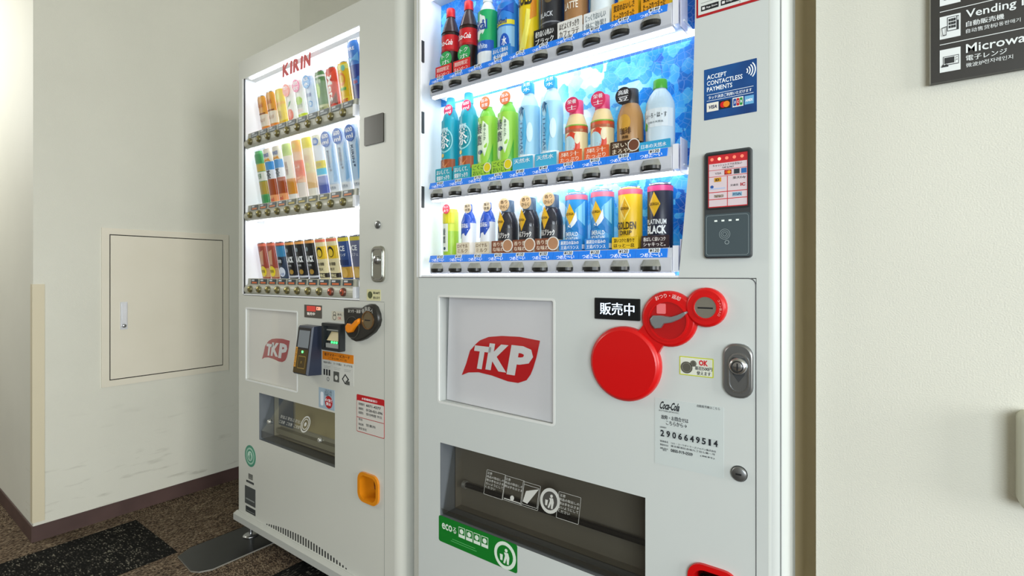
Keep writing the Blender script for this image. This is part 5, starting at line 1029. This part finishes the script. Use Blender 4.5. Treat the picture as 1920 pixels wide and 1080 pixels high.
YLM = can('yellow soda can with orange sun', '#f2c41e', ((.05, .26, '#f4d22a'), (.84, .94, '#f0e66a')), (('d', '#ee8a24', -.1, .64, .75, .8), ('d', '#f6c63a', -.1, .64, .5, .5), ('r', '#6aae3c', -.5, .40, .6, .46), ('t', '#d8401e', 'LIFE', 0, .12, .1, 1.4), ('d', '#7cc8b0', .5, .86, .35)))
TAL = can('tall blue slim can with red print', '#3f7fd0', ((.05, .10, '#c9d2e6'), (.10, .32, '#3a3f8a'), (.44, .62, '#33459a')), (('p', '#6fb4ea', ((-1.2, .62), (1.2, .66), (1.2, .80), (-1.2, .76))), ('r', '#2a4aa0', -.3, .42, .5, .62), ('t', '#e8502c', '新', .1, .33, .06, .8), ('t', '#ffffff', 'FIRE', 0, .84, .05, 1.3)))
KTOP = [OR, OR, YL, PCH, LIM, LBL, GRN, MET, YLM, TAL]
GT = flat('green and white tea bottle', '#5cae6a', ((.06, .20, '#3f9a54'), (.22, .45, '#b9a03a'), (.46, .62, '#eef0e2'), (.63, .76, '#d8b83a')), (('t', '#2f7a44', '生茶', 0, .50, .09, .9), ('r', '#4a9e5e', -1, .78, 1, .93)))
BT = flat('blue and amber straight tea bottle', '#b8581e', ((.05, .18, '#f0a46a'), (.19, .46, '#a84a16'), (.46, .62, '#eef2f6'), (.62, .76, '#3f9ade'), (.76, .98, '#f2ead6')), (('t', '#1e2a3a', '茶', 0, .46, .16, 1.1, .03), ('t', '#d8503c', 'ml', 0, .07, .07, .8), ('t', '#3a6ab8', '午後の紅茶', 0, .84, .07, 1.5), ('p', '#eea63a', ((-1, .76), (1, .76), (.6, .82), (-.6, .82)))))
OG = flat('white and amber tea bottle with green top', '#eee6d2', ((.14, .40, '#d8912a'), (.05, .14, '#e9e6de'), (.78, .98, '#c6de7a')), (('s', '#7a3a1c', '紅茶', 0, .58, .12, .7), ('d', '#a8cc4a', 0, .88, .6, .5)))
RO = flat('orange and red fruit tea bottle', '#f0c09a', ((.40, .66, '#ea6a40'), (.05, .30, '#f0e6dc'), (.80, .99, '#f2b43a')), (('t', '#fff2e6', 'ピーチ', 0, .50, .1, 1.4), ('d', '#f2d23a', 0, .90, .5, .4), ('p', '#f2905c', ((-1, .3), (1, .36), (1, .42), (-1, .40)))))
CR = flat('cream lemon tea bottle with yellow top', '#f2dfae', ((.18, .42, '#f0c68a'), (.05, .18, '#f4eede'), (.82, .99, '#f2e01e')), (('t', '#c8783c', 'レモン', 0, .62, .09, 1.4), ('d', '#f6ea8a', 0, .52, .6, .6), ('t', '#a85a2c', 'ティー', 0, .48, .08, 1.2)))
SP = flat('white sports drink bottle with yellow and blue bands', '#e9eef4', ((.05, .20, '#5a68b4'), (.20, .34, '#8a96cc'), (.36, .46, '#38c0e0'), (.46, .58, '#ecd82a'), (.82, .98, '#f0ecd0')), (('t', '#3a4aa0', 'ラブズ', 0, .49, .06, 1.2), ('d', '#3a78c8', 0, .88, .7, .5), ('t', '#ffffff', '500', 0, .85, .06, .9)))
AW = flat('tall pale blue water bottle with blue top', '#cfe2f4', ((.05, .18, '#eceff2'), (.20, .5, '#bcd8f2')), (('v', '#2a4a6c', 'KIRIN', -.25, .70, .45, .26), ('d', '#2a4a6c', .1, .40, .16), ('t', '#8a94a0', '天然水', 0, .10, .05, 1.3), ('p', '#8fc2ec', ((.4, .2), (1.2, .24), (1.2, .8), (.7, .7)))), badge=('#3c72c8', '600|ml', .0, .87, 1.0))
KMID = [GT, BT, BT, OG, RO, CR, SP, AW, AW, AW]
def pink(d, body, bands, pr, top='#ee7a5c', **k): return can(d, body, ((.90, .965, top),) + bands, pr, **k)
RB_ = pink('red brown coffee can with yellow disc', '#a84a38', ((.05, .3, '#c89a6a'),), (('p', '#d8a27c', ((-.6, .35), (.4, .4), (.7, .8), (-.2, .75))), ('d', '#f0d820', .0, .22, .8, .8), ('t', '#7a5a08', '増量', 0, .18, .08, 1.0)))
BD = pink('blue black coffee can with white disc', '#35445a', ((.60, .88, '#3a8ab8'),), (('d', '#1c222c', .0, .48, .7, .7), ('t', '#e4ecf2', '微糖', 0, .44, .09, .9), ('d', '#dfe6f2', .2, .2, .75, .7), ('t', '#3a5a9c', '+10', .2, .10, .08, .8)))
BK = pink('black coffee can with white lettering', '#1c1d20', ((.05, .10, '#c9ccd2'),), (('d', '#8fa0a8', -.2, .76, .3), ('t', '#f2f4f4', 'BLACK', .1, .44, .16, 1.7, .06), ('t', '#c9ccd0', '無糖', 0, .34, .05, .8), ('d', '#b08a3a', .2, .20, .45, .35)), top='#f0a85a')
YD = pink('yellow and cream coffee can', '#e9dcae', ((.05, .16, '#2c2620'), (.50, .80, '#eec62a')), (('d', '#2a2418', .1, .66, .6, .7), ('d', '#f2cf3a', .1, .64, .45, .5), ('t', '#2a2418', '金の微糖', 0, .34, .08, 1.5), ('t', '#2a2418', '贅沢', 0, .22, .07, .9), ('t', '#f0e6b4', 'FIRE', 0, .07, .07, 1.2)))
NB = can('navy coffee can with gold base', '#33508c', ((.05, .30, '#c89a3c'), (.88, .965, '#e4cf3a')), (('t', '#f2f4f6', 'ICE', 0, .66, .12, 1.2, .03), ('t', '#e4ecf6', 'ワンダ', 0, .54, .07, 1.3), ('r', '#20386c', -1, .34, 1, .46), ('d', '#e0b458', 0, .17, .6, .6)))
NG = can('grey blue coffee can with gold base', '#6a6f8c', ((.05, .30, '#c8a04a'), (.88, .965, '#e0cc4a')), (('t', '#f2f4f6', 'ICE', 0, .66, .12, 1.2, .03), ('t', '#e4e6ee', 'カフェ', 0, .54, .07, 1.3), ('d', '#dcb868', 0, .17, .6, .6)))
KBOT = [RB_, RB_, BD, BK, BK, BK, YD, YD, NB, NG]
ktop = [[(483.7, 176.7), (498.5, 169), (517, 162.5), (533.4, 155.8), (553.5, 146), (571, 139), (591, 130), (611, 123.5), (634, 113), (654, 60)],
        [(483, 277), (496, 276), (514, 271), (536, 263), (551, 258), (571, 254), (591, 246), (612.6, 240), (634, 233.7), (657, 227)],
        [(483, 453), (499, 452), (517, 451), (534, 450), (553, 448), (573, 446), (592, 444), (612, 442), (634, 440), (657, 438)]]
KG = ['drinks on the top shelf of the left machine', 'drinks on the middle shelf of the left machine', 'drinks on the bottom shelf of the left machine']
for r, lst in enumerate((KTOP, KMID, KBOT)):
    zb_ = KB[r] + .0378
    for i, sp in enumerate(lst):
        e = dict(sp); e['h'] = (min(PX(*ktop[r][i], 1.025)[1], (KZ1 - .012 if r == 0 else KB[r - 1] - .027)) - zb_ - .005) / math.cos(.165)
        drink('left', r, i, e, (KX0 + i * KXP + .0015, 1.065, zb_ + .0022), .165, .38, KG[r])
